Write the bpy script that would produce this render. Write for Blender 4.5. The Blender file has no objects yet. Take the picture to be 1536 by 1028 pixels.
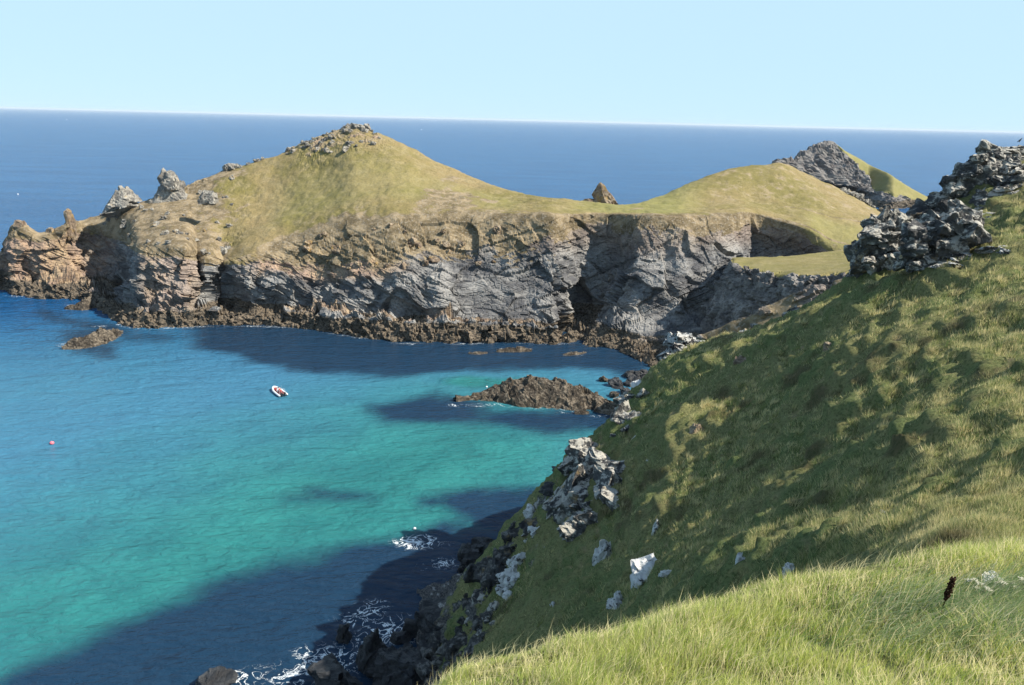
import bpy, math, random
import numpy as np
from mathutils import Vector, Matrix

random.seed(7)
RNG = np.random.default_rng(11)
SC = bpy.context.scene
COL = SC.collection
R_ = math.radians

# ------------------------------------------------------------------ camera
CAM_H = 70.0
FPX = 1150.0           # focal length in pixels of the 1536 px wide photograph
PITCH, ROLL = R_(16.2), R_(1.38)
CAM = np.array([0.0, 0.0, CAM_H])
Fv = np.array([0, math.cos(PITCH), -math.sin(PITCH)])
R0 = np.array([1.0, 0, 0])
U0 = np.array([0, math.sin(PITCH), math.cos(PITCH)])
Rv = math.cos(ROLL) * R0 + math.sin(ROLL) * U0
Uv = -math.sin(ROLL) * R0 + math.cos(ROLL) * U0
cd = bpy.data.cameras.new('camera')
cd.sensor_fit = 'HORIZONTAL'
cd.sensor_width = 36.0
cd.lens = 36.0 * FPX / 1536.0
cd.clip_start = 0.1
cd.clip_end = 200000.0
cam = bpy.data.objects.new('camera', cd)
COL.objects.link(cam)
M3 = Matrix(((Rv[0], Uv[0], -Fv[0]), (Rv[1], Uv[1], -Fv[1]), (Rv[2], Uv[2], -Fv[2])))
cam.matrix_world = Matrix.Translation(Vector(CAM)) @ M3.to_4x4()
SC.camera = cam

# ------------------------------------------------------------------ sky, sun, exposure
SUN_EL, SUN_AZ = R_(43.0), R_(77.0)      # azimuth: from straight behind the camera towards the right
SUN_DIR = Vector((math.cos(SUN_EL) * math.sin(SUN_AZ), -math.cos(SUN_EL) * math.cos(SUN_AZ), math.sin(SUN_EL)))
world = bpy.data.worlds.new('World')
SC.world = world
world.use_nodes = True
wn = world.node_tree.nodes
wl = world.node_tree.links
bg = wn['Background']
sky = wn.new('ShaderNodeTexSky')
sky.sky_type = 'NISHITA'
sky.sun_disc = False
sky.sun_elevation = SUN_EL
sky.sun_rotation = math.atan2(SUN_DIR.x, SUN_DIR.y)
sky.altitude = 70
sky.air_density = 0.7
sky.dust_density = 0.0
sky.ozone_density = 5.0
hz = wn.new('ShaderNodeMix'); hz.data_type = 'RGBA'          # bright thin veil of sea haze over the whole sky
wtc = wn.new('ShaderNodeTexCoord'); wsp = wn.new('ShaderNodeSeparateXYZ'); wmr = wn.new('ShaderNodeMapRange')
wl.new(wtc.outputs['Generated'], wsp.inputs[0]); wl.new(wsp.outputs[2], wmr.inputs[0])
wmr.interpolation_type = 'SMOOTHSTEP'                          # the veil thins overhead, as haze does
wmr.inputs[1].default_value = 0.1; wmr.inputs[2].default_value = 0.9; wmr.inputs[3].default_value = 0.93; wmr.inputs[4].default_value = 0.3
wl.new(wmr.outputs[0], hz.inputs[0])
hz.inputs[7].default_value = (3.2, 4.6, 5.75, 1.0)
wl.new(sky.outputs[0], hz.inputs[6])
wl.new(hz.outputs[2], bg.inputs[0])
bg.inputs[1].default_value = 0.1
sl = bpy.data.lights.new('sun', 'SUN')
sl.energy = 5.0
sl.angle = R_(0.53)
sl.color = (1.0, 0.93, 0.81)
sun = bpy.data.objects.new('sun', sl)
COL.objects.link(sun)
sun.rotation_euler = SUN_DIR.to_track_quat('Z', 'Y').to_euler()
sun.location = (120, -110, 160)
SC.view_settings.view_transform = 'Standard'
SC.view_settings.look = 'None'
SC.view_settings.gamma = 1.0
SC.view_settings.use_curve_mapping = False
SC.view_settings.exposure = 0.9
SC.render.engine = 'CYCLES'
SC.cycles.use_denoising = True
SC.cycles.max_bounces = 5
SC.cycles.diffuse_bounces = 3
SC.cycles.transparent_max_bounces = 8
SC.cycles.caustics_reflective = False
SC.cycles.caustics_refractive = False

# ------------------------------------------------------------------ helpers: pixels to points
def rays(px, py):
    px = np.asarray(px, float); py = np.asarray(py, float)
    return Fv + ((px - 768.0) / FPX)[..., None] * Rv - ((py - 514.0) / FPX)[..., None] * Uv

def at(px, py, Y):
    r = rays(px, py)
    return CAM + r * (np.asarray(Y, float) / r[..., 1])[..., None]

def sea_at(px, py, z=0.0):
    r = rays(px, py)
    return CAM + r * ((z - CAM_H) / r[..., 2])[..., None]

# ------------------------------------------------------------------ helpers: noise
def _hash(ix, iy, iz, seed):
    h = (ix.astype(np.int64) * 374761393 + iy.astype(np.int64) * 668265263 + iz.astype(np.int64) * 2147483647 + seed * 974634777) & 0xFFFFFFFF
    h = ((h ^ (h >> 13)) * 1274126177) & 0xFFFFFFFF
    h = ((h ^ (h >> 16)) * 2246822519) & 0xFFFFFFFF
    return (h ^ (h >> 15)) & 0xFFFFFFFF

def _rnd(ix, iy, iz, seed):
    return _hash(ix, iy, iz, seed).astype(np.float32) / np.float32(4294967295.0)

def vnoise(p, seed=0):
    """smooth value noise in about -1..1 for an (n,3) array"""
    f = np.floor(p); i = f.astype(np.int64); t = (p - f).astype(np.float32)
    t = t * t * t * (t * (t * 6 - 15) + 10)
    out = 0
    for dx in (0, 1):
        wx = t[:, 0] if dx else 1 - t[:, 0]
        for dy in (0, 1):
            wy = t[:, 1] if dy else 1 - t[:, 1]
            for dz in (0, 1):
                wz = t[:, 2] if dz else 1 - t[:, 2]
                out = out + wx * wy * wz * _rnd(i[:, 0] + dx, i[:, 1] + dy, i[:, 2] + dz, seed)
    return out * 2 - 1

def fbm(p, scale, octs=3, seed=0, gain=0.5):
    q = p / scale; a = 1.0; s = 0; tot = 0
    for k in range(octs):
        s = s + a * vnoise(q, seed + k * 17); tot += a
        q = q * 2.03 + 11.7; a *= gain
    return s / tot

def facet(p, scale, seed=0, tilt=1.0):
    """broken, planar blocks: every cell is a randomly offset and tilted plane"""
    q = p / scale
    b = np.floor(q - 0.5); n = len(q)
    best = np.full(n, 9e9, np.float32); val = np.zeros(n, np.float32)
    for dx in (0, 1):
        for dy in (0, 1):
            for dz in (0, 1):
                c = b + np.array([dx, dy, dz]); ic = c.astype(np.int64)
                ix, iy, iz = ic[:, 0], ic[:, 1], ic[:, 2]
                off = np.stack([_rnd(ix, iy, iz, seed + k) for k in range(3)], 1) - 0.5
                d = q - (c + 0.5 + 0.8 * off)
                dd = (d * d).sum(1)
                g = np.stack([_rnd(ix, iy, iz, seed + 5 + k) for k in range(3)], 1) - 0.5
                v = (_rnd(ix, iy, iz, seed + 9) - 0.5) + tilt * (g * d).sum(1) * 1.6
                m = dd < best
                best = np.where(m, dd, best); val = np.where(m, v, val)
    return val

def ss(a, b, x):
    t = np.clip((x - a) / (b - a), 0, 1)
    return t * t * (3 - 2 * t)

def pchip(xk, yk, x):
    """monotone cubic through (k, m) samples"""
    xk = np.asarray(xk, float); yk = np.asarray(yk, float); x = np.asarray(x, float)
    sh = yk.shape[1:]; y = yk.reshape(len(xk), -1)
    h = np.diff(xk)[:, None]; d = np.diff(y, axis=0) / h
    m = np.zeros_like(y)
    w1 = 2 * h[1:] + h[:-1]; w2 = h[1:] + 2 * h[:-1]
    same = d[1:] * d[:-1] > 0
    with np.errstate(divide='ignore', invalid='ignore'):
        mm = (w1 + w2) / (w1 / d[:-1] + w2 / d[1:])
    m[1:-1] = np.where(same, np.nan_to_num(mm), 0)
    m[0] = d[0]; m[-1] = d[-1]
    i = np.clip(np.searchsorted(xk, x, side='right') - 1, 0, len(xk) - 2)
    hh = h[i]; t = ((x - xk[i])[:, None]) / hh
    r = ((1 + 2 * t) * (1 - t) ** 2 * y[i] + t * (1 - t) ** 2 * hh * m[i]
         + t * t * (3 - 2 * t) * y[i + 1] + t * t * (t - 1) * hh * m[i + 1])
    return r.reshape((len(x),) + sh)

# ------------------------------------------------------------------ helpers: meshes
def mesh_from(name, V, F, smooth=False):
    V = np.ascontiguousarray(V, np.float32); F = np.ascontiguousarray(F, np.int32)
    me = bpy.data.meshes.new(name)
    k = F.shape[1]
    me.vertices.add(len(V)); me.vertices.foreach_set('co', V.ravel())
    me.loops.add(F.size); me.loops.foreach_set('vertex_index', F.ravel())
    me.polygons.add(len(F)); me.polygons.foreach_set('loop_start', np.arange(0, F.size, k, dtype=np.int32))
    me.update(calc_edges=True)
    me.polygons.foreach_set('use_smooth', np.full(len(F), bool(smooth)))
    return me

def link(name, me, mat=None, parent=None, **props):
    o = bpy.data.objects.new(name, me)
    COL.objects.link(o)
    if mat is not None and me is not None and not me.materials:
        me.materials.append(mat)
    if parent is not None:
        o.parent = parent
    for k, v in props.items():
        o[k] = v
    return o

def attr(me, name, vals):
    a = me.attributes.new(name, 'FLOAT', 'POINT')
    a.data.foreach_set('value', np.ascontiguousarray(vals, np.float32))

def grid_faces(nr, nc):
    i = np.arange((nr - 1) * (nc - 1)); r = i // (nc - 1); c = i % (nc - 1)
    a = r * nc + c
    return np.stack([a, a + 1, a + nc + 1, a + nc], 1)

def grid_normals(P):
    du = np.gradient(P, axis=1); dv = np.gradient(P, axis=0)
    n = np.cross(du, dv)
    return n / (np.linalg.norm(n, axis=2, keepdims=True) + 1e-9)

# ------------------------------------------------------------------ helpers: materials
class NT:
    def __init__(s, name):
        s.m = bpy.data.materials.new(name); s.m.use_nodes = True
        s.t = s.m.node_tree; s.n = s.t.nodes; s.l = s.t.links
        s.bsdf = s.n['Principled BSDF']; s.out = s.n['Material Output']
        s.pos = s.n.new('ShaderNodeNewGeometry')
    def put(s, sock, v):
        if isinstance(v, bpy.types.NodeSocket): s.l.new(v, sock)
        elif v is not None:
            if isinstance(v, (tuple, list)) and len(v) == 3 and len(sock.default_value) == 4: v = (*v, 1)
            sock.default_value = v
    def noise(s, scale, detail=4, rough=0.6, vec=None, dist=0.0, out=0):
        n = s.n.new('ShaderNodeTexNoise'); n.inputs['Scale'].default_value = scale
        n.inputs['Detail'].default_value = detail; n.inputs['Roughness'].default_value = rough
        n.inputs['Distortion'].default_value = dist
        s.l.new(vec or s.pos.outputs['Position'], n.inputs['Vector'])
        return n.outputs[out]
    def voro(s, scale, feature='F1', vec=None, out=0):
        n = s.n.new('ShaderNodeTexVoronoi'); n.feature = feature; n.inputs['Scale'].default_value = scale
        s.l.new(vec or s.pos.outputs['Position'], n.inputs['Vector'])
        return n.outputs[out]
    def map(s, scale=(1, 1, 1), rot=(0, 0, 0), vec=None):
        n = s.n.new('ShaderNodeMapping'); n.inputs['Scale'].default_value = scale; n.inputs['Rotation'].default_value = rot
        s.l.new(vec or s.pos.outputs['Position'], n.inputs['Vector'])
        return n.outputs[0]
    def math(s, op, a, b=0.0, clamp=False):
        n = s.n.new('ShaderNodeMath'); n.operation = op; n.use_clamp = clamp
        s.put(n.inputs[0], a); s.put(n.inputs[1], b)
        return n.outputs[0]
    def ramp(s, fac, a, b, lo=0.0, hi=1.0):
        n = s.n.new('ShaderNodeMapRange'); n.interpolation_type = 'SMOOTHSTEP'
        s.put(n.inputs[0], fac); n.inputs[1].default_value = a; n.inputs[2].default_value = b
        n.inputs[3].default_value = lo; n.inputs[4].default_value = hi
        return n.outputs[0]
    def mix(s, fac, a, b):
        n = s.n.new('ShaderNodeMix'); n.data_type = 'RGBA'
        s.put(n.inputs[0], fac); s.put(n.inputs[6], a); s.put(n.inputs[7], b)
        return n.outputs[2]
    def attr(s, name):
        n = s.n.new('ShaderNodeAttribute'); n.attribute_name = name
        return n.outputs['Fac']
    def sep(s, vec):
        n = s.n.new('ShaderNodeSeparateXYZ'); s.l.new(vec, n.inputs[0]); return n.outputs
    def bump(s, h, strength, dist, normal=None):
        n = s.n.new('ShaderNodeBump'); n.inputs['Strength'].default_value = strength; n.inputs['Distance'].default_value = dist
        s.put(n.inputs['Height'], h)
        if normal is not None: s.l.new(normal, n.inputs['Normal'])
        return n.outputs[0]
    def base(s, col, rough=0.9, spec=0.2, normal=None):
        s.put(s.bsdf.inputs['Base Color'], col); s.put(s.bsdf.inputs['Roughness'], rough)
        s.put(s.bsdf.inputs['Specular IOR Level'], spec)
        if normal is not None: s.l.new(normal, s.bsdf.inputs['Normal'])

def plain(name, col, rough=0.6, spec=0.3, var=0.15, scale=3.0):
    t = NT(name); n = t.noise(scale, 3)
    d = tuple(c * (1 - var * 2) for c in col); b = tuple(min(1, c * (1 + var)) for c in col)
    t.base(t.mix(n, d, b), rough, spec)
    return t.m

# headland: grass above, grey / ochre rock below, dark tidal rock at the foot
t = NT('headland')
a_rock, a_och, a_tide, a_brown, a_green = (t.attr(k) for k in ('rock', 'ochre', 'tide', 'brown', 'green'))
n_big = t.noise(0.035, 4); n_mid = t.noise(0.22, 5, 0.65); n_fine = t.noise(1.3, 5, 0.7)
strat = t.noise(0.25, 5, 0.65, t.map((0.5, 1.0, 2.2), (0, R_(28), 0)), 0.6)
crack = t.voro(0.35, 'DISTANCE_TO_EDGE', t.map((0.7, 1, 1.7), (0, R_(25), 0)))
grey = t.mix(t.ramp(t.noise(0.09, 4, 0.6), 0.36, 0.62), (0.088, 0.089, 0.094), (0.245, 0.24, 0.23))
grey = t.mix(t.ramp(n_mid, 0.5, 0.33, 0, 0.6), grey, (0.09, 0.09, 0.092))
grey = t.mix(t.ramp(strat, 0.5, 0.72, 0, 0.55), grey, (0.33, 0.315, 0.29))
grey = t.mix(t.ramp(strat, 0.46, 0.30, 0, 0.7), grey, (0.05, 0.05, 0.055))
och = t.mix(t.ramp(n_mid, 0.35, 0.68), (0.185, 0.125, 0.085), (0.37, 0.275, 0.175))
och = t.mix(t.ramp(n_big, 0.45, 0.6, 0, 0.6), och, (0.32, 0.225, 0.18))
rock = t.mix(t.math('ADD', a_och, t.math('MULTIPLY', t.math('SUBTRACT', n_mid, 0.5), a_och)), grey, och)
rock = t.mix(t.ramp(n_fine, 0.5, 0.36, 0, 0.55), rock, (0.06, 0.055, 0.05))
tide = t.mix(t.ramp(n_fine, 0.38, 0.64), (0.040, 0.034, 0.028), (0.195, 0.155, 0.112))
tide = t.mix(t.ramp(n_mid, 0.45, 0.62, 0, 0.5), tide, (0.10, 0.085, 0.065))
rock = t.mix(t.ramp(t.math('ADD', a_tide, t.math('MULTIPLY', t.math('SUBTRACT', n_mid, 0.5), 0.7)), 0.4, 0.6), rock, tide)
turf = t.mix(t.ramp(n_big, 0.38, 0.62), (0.170, 0.145, 0.052), (0.232, 0.178, 0.088))
turf = t.mix(t.ramp(n_mid, 0.42, 0.68, 0, 0.75), turf, (0.27, 0.22, 0.12))
turf = t.mix(t.ramp(n_fine, 0.55, 0.35, 0, 0.5), turf, (0.085, 0.08, 0.03))
turf = t.mix(a_green, turf, t.mix(n_mid, (0.165, 0.166, 0.050), (0.235, 0.215, 0.092)))
scrub = t.mix(t.ramp(n_mid, 0.4, 0.62), (0.115, 0.088, 0.05), (0.25, 0.195, 0.12))
scrub = t.mix(t.ramp(n_fine, 0.5, 0.66, 0, 0.6), scrub, (0.30, 0.27, 0.225))
turf = t.mix(t.ramp(t.math('ADD', a_brown, t.math('MULTIPLY', t.math('SUBTRACT', n_mid, 0.5), 1.1)), 0.42, 0.62), turf, scrub)
msk = t.ramp(t.math('ADD', a_rock, t.math('MULTIPLY', t.math('SUBTRACT', n_mid, 0.5), 0.9)), 0.42, 0.58)
col = t.mix(msk, turf, rock)
hgt = t.math('ADD', t.math('MULTIPLY', n_fine, 0.5), t.math('MULTIPLY', t.ramp(crack, 0.0, 0.10), t.math('MULTIPLY', msk, 0.55)))
hgt = t.math('ADD', hgt, t.math('MULTIPLY', strat, msk))
t.base(col, 0.92, 0.12, t.bump(hgt, 0.6, 0.8))
M_HEAD = t.m

# bare rocks: dark stone with white and ochre lichen
def rock_mat(name, dark, mid, pale, lichen=0.5, ochre=0.0, sc=1.0, wet=False):
    t = NT(name)
    nb = t.noise(0.8 * sc, 4); nm = t.noise(3.2 * sc, 5, 0.7); nf = t.noise(12 * sc, 4, 0.7)
    c = t.mix(t.ramp(nb, 0.35, 0.65), dark, mid)
    c = t.mix(t.ramp(nm, 0.52, 0.36, 0, 0.6), c, tuple(x * 0.5 for x in dark))
    nz = t.sep(t.pos.outputs['Normal'])[2]
    lic = t.math('ADD', nm, t.math('MULTIPLY', nz, 0.14 if lichen > 0 else 0))
    lic = t.math('ADD', lic, t.math('MULTIPLY', t.math('SUBTRACT', nb, 0.5), 0.5))
    c = t.mix(t.ramp(lic, 0.72 - 0.32 * lichen, 0.80 - 0.32 * lichen, 0, min(1, lichen * 1.8)), c, t.mix(nf, tuple(x * 0.7 for x in pale), pale))
    if ochre > 0:
        c = t.mix(t.ramp(t.noise(1.1 * sc, 3, vec=t.map((1, 1, 1), (1, 2, 3))), 0.62 - 0.25 * ochre, 0.78 - 0.25 * ochre, 0, 0.8), c, (0.30, 0.20, 0.07))
    h = t.math('ADD', nm, t.math('MULTIPLY', nf, 0.35))
    t.base(c, 0.55 if wet else 0.92, 0.4 if wet else 0.12, t.bump(h, 0.7, 0.25 / sc))
    return t.m
M_CRAG = rock_mat('lichen_crag', (0.07, 0.07, 0.072), (0.17, 0.165, 0.15), (0.44, 0.42, 0.37), 0.58, 0.15, 0.34)
M_DARK = rock_mat('dark_cliff_rock', (0.035, 0.035, 0.037), (0.10, 0.097, 0.09), (0.32, 0.31, 0.28), 0.25, 0.1, 0.4)
M_WHITE = rock_mat('white_lichen_rock', (0.06, 0.06, 0.065), (0.16, 0.155, 0.15), (0.50, 0.495, 0.47), 0.74, 0.0, 0.5)
M_LICHEN = rock_mat('white_lichen_stone', (0.09, 0.09, 0.092), (0.22, 0.215, 0.205), (0.66, 0.655, 0.63), 0.98, 0.0, 0.5)
M_FARROCK = rock_mat('grey_summit_rock', (0.15, 0.142, 0.13), (0.30, 0.28, 0.245), (0.42, 0.40, 0.34), 0.35, 0.15, 0.35)
M_STACK = rock_mat('ochre_stack_rock', (0.15, 0.11, 0.08), (0.30, 0.235, 0.165), (0.42, 0.37, 0.28), 0.25, 0.4, 0.3)
M_TIDE = rock_mat('tidal_rock', (0.045, 0.038, 0.031), (0.13, 0.107, 0.08), (0.27, 0.23, 0.18), 0.3, 0.0, 0.5)
M_WET = rock_mat('wet_shore_rock', (0.012, 0.013, 0.016), (0.04, 0.042, 0.045), (0.10, 0.10, 0.10), 0.1, 0.0, 0.5, True)

# near hillside ground
t = NT('hill_turf')
n1 = t.noise(0.11, 4); n2 = t.noise(0.7, 5, 0.65); n3 = t.noise(4.0, 5, 0.75)
c = t.mix(t.ramp(n1, 0.38, 0.62), (0.12, 0.15, 0.055), (0.19, 0.185, 0.078))
c = t.mix(t.ramp(n2, 0.48, 0.68, 0, 0.8), c, (0.23, 0.20, 0.085))
c = t.mix(t.ramp(t.noise(0.16, 3, 0.6, t.map((1, 1, 1), (0.4, 0.2, 1.0))), 0.56, 0.68, 0, 0.75), c, (0.075, 0.055, 0.03))
c = t.mix(t.ramp(n3, 0.55, 0.38, 0, 0.7), c, (0.04, 0.05, 0.016))
er = t.ramp(t.math('ADD', t.attr('steep'), t.math('MULTIPLY', t.math('SUBTRACT', n2, 0.5), 0.8)), 0.5, 0.65)
rk = t.mix(t.ramp(n3, 0.4, 0.62), (0.035, 0.035, 0.037), (0.15, 0.14, 0.13))
rk = t.mix(t.ramp(n2, 0.58, 0.66, 0, 0.7), rk, (0.42, 0.41, 0.38))
c = t.mix(er, c, rk)
c = t.mix(t.math('MULTIPLY', t.attr('track'), t.ramp(n2, 0.4, 0.6)), c, (0.24, 0.185, 0.11))
t.base(c, 0.95, 0.1, t.bump(n3, 0.8, 0.25))
M_HILL = t.m

# blades of grass: green to straw by a per-blade value
def blade_mat(name, green, lush, straw, dry_at):
    t = NT(name)
    r = t.attr('tone')
    patch = t.noise(0.45, 5, 0.65)
    heath = t.ramp(t.noise(0.16, 3, 0.6, t.map((1, 1, 1), (0.4, 0.2, 1.0))), 0.56, 0.68, 0, 0.7)
    c = t.mix(t.ramp(patch, 0.40, 0.60), green, lush)
    k = t.math('ADD', r, t.math('MULTIPLY', t.math('SUBTRACT', patch, 0.5), -0.9))
    c = t.mix(t.ramp(k, dry_at, dry_at + 0.28), c, straw)
    if 'hill' in name: c = t.mix(heath, c, (0.10, 0.08, 0.045))
    t.base(c, 0.6, 0.25)
    tr = t.n.new('ShaderNodeBsdfTranslucent'); t.put(tr.inputs[0], c)
    mx = t.n.new('ShaderNodeMixShader'); mx.inputs[0].default_value = 0.45
    t.l.new(t.bsdf.outputs[0], mx.inputs[1]); t.l.new(tr.outputs[0], mx.inputs[2]); t.l.new(mx.outputs[0], t.out.inputs[0])
    return t.m
M_BLADE = blade_mat('meadow_grass', (0.30, 0.40, 0.07), (0.47, 0.52, 0.13), (0.78, 0.69, 0.38), 0.56)
M_RANK = blade_mat('rank_grass', (0.16, 0.25, 0.09), (0.24, 0.32, 0.13), (0.62, 0.58, 0.40), 0.70)
M_TUFT = blade_mat('hill_grass', (0.19, 0.245, 0.082), (0.285, 0.305, 0.115), (0.62, 0.54, 0.28), 0.47)

# sea
t = NT('sea')
a_sand, a_reef_shade, a_foam, a_deep = (t.attr(k) for k in ('sand', 'reef', 'foam', 'deep'))
P = t.pos.outputs['Position']
w1 = t.noise(0.16, 3, 0.55, t.map((0.55, 1.25, 1), (0, 0, R_(-12))), 0.4)
w2 = t.noise(0.75, 4, 0.6, t.map((0.6, 1.2, 1), (0, 0, R_(8))), 0.4)
w0 = t.noise(0.02, 4, 0.6, t.map((0.35, 1.2, 1)))
patch = t.noise(0.05, 4, 0.6)
deep = t.mix(t.ramp(w0, 0.35, 0.68), (0.005, 0.064, 0.175), (0.010, 0.088, 0.22))
mid = (0.046, 0.155, 0.262)
c = t.mix(a_deep, mid, deep)
sandc = t.mix(t.ramp(patch, 0.35, 0.65), (0.018, 0.128, 0.134), (0.025, 0.168, 0.165))
c = t.mix(a_sand, c, sandc)
rf = t.ramp(t.math('ADD', a_reef_shade, t.math('MULTIPLY', t.math('SUBTRACT', patch, 0.5), 1.1)), 0.2, 0.85)
c = t.mix(rf, c, (0.009, 0.031, 0.064))  # navy rock bed; off the near shore it also carries painted hill shade
lw = t.noise(0.42, 4, 0.55, None, 1.6)
lace = t.ramp(t.math('ABSOLUTE', t.math('SUBTRACT', lw, 0.5)), 0.055, 0.0)
fn = t.noise(1.3, 6, 0.8)
fthr = t.math('ADD', t.math('MULTIPLY', lace, 0.6), t.math('MULTIPLY', fn, 0.7))
fo = t.ramp(t.math('ADD', fthr, t.math('MULTIPLY', a_foam, 0.72)), 1.22, 1.5)
fo = t.math('MULTIPLY', fo, t.ramp(a_foam, 0.02, 0.2))
c = t.mix(fo, c, (0.72, 0.76, 0.78))
h = t.math('ADD', t.math('MULTIPLY', w1, 1.0), t.math('MULTIPLY', w2, 0.42))
h = t.math('MULTIPLY', h, t.math('ADD', 1.0, t.math('MULTIPLY', a_deep, 1.6)))
t.base(c, t.math('ADD', 0.24, t.math('MULTIPLY', fo, 0.6)), 0.2, t.bump(h, 1.0, 1.6))
t.bsdf.inputs['IOR'].default_value = 1.33
M_SEA = t.m

# ================================================================== FAR HEADLAND
# one row per section of the coast: x, waterline y, then (y, metres behind the waterline) for
# shelf edge, cliff foot, mid cliff, upper cliff, cliff edge, slope, ridge
HL = [
 (-70, 437, (436, 1), (434, 2), (430, 3), (428, 4), (426, 5), (424, 7), (422, 9)),
 (-40, 437, (430, 1), (424, 3), (414, 4), (406, 6), (398, 8), (394, 10), (392, 12)),
 (0,   436, (428, 1), (415, 3), (402, 4), (392, 6), (385, 8), (382, 10), (380, 12)),
 (18,  440, (430, 1), (414, 5), (388, 6), (362, 8), (346, 9), (341, 11), (338, 13)),
 (32,  444, (430, 2), (413, 8), (388, 9), (360, 10), (345, 11), (340, 13), (337, 15)),
 (60,  448, (430, 3), (413, 12), (388, 13), (366, 14), (355, 15), (351, 17), (349, 19)),
 (80,  449, (430, 3), (412, 14), (388, 15), (362, 16), (350, 17), (346, 19), (343, 21)),
 (100, 449, (430, 3), (412, 15), (385, 16), (356, 17), (342, 18), (337, 20), (334, 22)),
 (122, 450, (433, 3), (413, 20), (386, 29), (356, 32), (338, 34), (334, 36), (331, 38)),
 (150, 464, (446, 3), (416, 32), (391, 42), (361, 46), (337, 48), (329, 52), (323, 57)),
 (182, 486, (466, 5), (438, 20), (402, 46), (368, 53), (347, 56), (326, 60), (313, 68)),
 (212, 492, (470, 3), (434, 9), (410, 12), (386, 16), (366, 22), (334, 48), (303, 72)),
 (240, 492, (466, 3), (436, 8), (410, 10), (386, 13), (368, 17), (325, 50), (294, 76)),
 (262, 491, (462, 2), (440, 6), (412, 8), (386, 10), (371, 13), (320, 52), (288, 80)),
 (279, 491, (464, 2), (446, 4), (415, 7), (390, 9), (375, 12), (320, 53), (280, 82)),
 (296, 489, (464, 3), (452, 17), (425, 22), (398, 23), (378, 23), (320, 54), (272, 84)),
 (312, 489, (464, 3), (452, 11), (425, 13), (398, 15), (381, 19), (320, 54), (266, 85)),
 (335, 488, (465, 3), (456, 20), (430, 24), (402, 24), (385, 25), (315, 55), (257, 86)),
 (372, 488, (466, 3), (459, 9), (430, 11), (402, 14), (380, 19), (310, 56), (247, 88)),
 (420, 489, (470, 3), (460, 9), (430, 11), (400, 17), (356, 26), (300, 58), (231, 94)),
 (450, 492, (472, 3), (461, 10), (432, 14), (402, 18), (346, 30), (290, 60), (216, 98)),
 (485, 497, (474, 3), (463, 12), (436, 17), (405, 20), (338, 32), (280, 63), (203, 101)),
 (535, 505, (476, 4), (466, 9), (436, 13), (402, 20), (328, 36), (262, 67), (192, 104)),
 (560, 508, (477, 4), (467, 9), (436, 13), (402, 20), (326, 37), (262, 68), (199, 104)),
 (600, 513, (480, 4), (470, 9), (436, 13), (400, 21), (322, 39), (268, 68), (214, 104)),
 (650, 514, (480, 4), (471, 9), (436, 13), (396, 22), (319, 40), (280, 67), (240, 100)),
 (720, 514, (482, 4), (473, 8), (436, 14), (391, 24), (320, 38), (295, 61), (270, 88)),
 (780, 514, (485, 3), (476, 7), (436, 14), (391, 22), (321, 32), (306, 50), (289, 72)),
 (828, 516, (490, 2), (480, 6), (436, 12), (388, 19), (321, 28), (310, 42), (297, 60)),
 (850, 514, (500, 5), (491, 14), (452, 18), (388, 23), (321, 29), (311, 42), (299, 57)),
 (872, 512, (499, 5), (488, 22), (452, 28), (388, 29), (321, 31), (312, 43), (301, 56)),
 (900, 514, (492, 4), (474, 20), (436, 30), (385, 33), (321, 35), (313, 44), (303, 55)),
 (932, 522, (491, 5), (472, 15), (432, 24), (392, 34), (321, 38), (315, 46), (307, 56)),
 (958, 532, (491, 9), (471, 15), (430, 20), (393, 27), (321, 41), (315, 50), (305, 66)),
 (990, 543, (494, 14), (471, 21), (428, 25), (393, 33), (321, 45), (315, 57), (294, 88)),
 (1025, 550, (503, 18), (475, 24), (430, 27), (392, 36), (321, 50), (312, 64), (279, 100)),
 (1050, 554, (510, 18), (478, 26), (432, 31), (388, 40), (321, 55), (309, 72), (269, 108)),
 (1085, 557, (515, 20), (478, 30), (432, 35), (382, 45), (321, 58), (304, 80), (256, 116)),
 (1110, 559, (517, 26), (478, 38), (432, 44), (380, 54), (320, 61), (302, 84), (251, 120)),
 (1135, 560, (520, 44), (478, 64), (430, 70), (378, 71), (322, 70), (301, 90), (248, 124)),
 (1168, 560, (520, 44), (478, 62), (430, 66), (382, 68), (332, 67), (302, 90), (245, 128)),
 (1200, 560, (520, 40), (475, 58), (430, 62), (386, 63), (342, 62), (306, 88), (257, 130)),
 (1222, 560, (520, 36), (470, 50), (430, 54), (388, 56), (352, 58), (312, 84), (267, 130)),
 (1255, 560, (515, 26), (460, 36), (425, 42), (398, 46), (368, 52), (323, 80), (282, 128)),
 (1290, 560, (510, 20), (450, 28), (420, 36), (402, 42), (374, 48), (332, 78), (300, 126)),
 (1330, 560, (510, 18), (450, 26), (420, 34), (404, 40), (380, 46), (342, 76), (321, 124)),
 (1400, 560, (510, 18), (450, 26), (420, 34), (404, 40), (384, 46), (356, 74), (350, 118)),
 (1520, 560, (510, 18), (450, 26), (425, 34), (410, 40), (396, 46), (380, 70), (372, 110)),
]
xs = np.array([r[0] for r in HL], float)
net = []
for r in HL:
    x = r[0]; W = sea_at(x, r[1]); lv = [W + np.array([0, -2.5, -4.0]), W]
    for (py, d) in r[2:]:
        lv.append(at(x, py, W[1] + d))
    Rg = lv[-1]
    lv.append(np.array([Rg[0] * 1.04, Rg[1] + 10 + 0.25 * max(Rg[2], 8), Rg[2] * 0.72]))
    lv.append(np.array([Rg[0] * 1.10, Rg[1] + 16 + 0.75 * max(Rg[2], 8), -4.0]))
    net.append(lv)
net = np.array(net)                                   # (K, 11, 3)
sx = np.concatenate([np.arange(-70, 0, 3.0), np.arange(0, 1330, 1.45), np.arange(1330, 1521, 5.0)])
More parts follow.
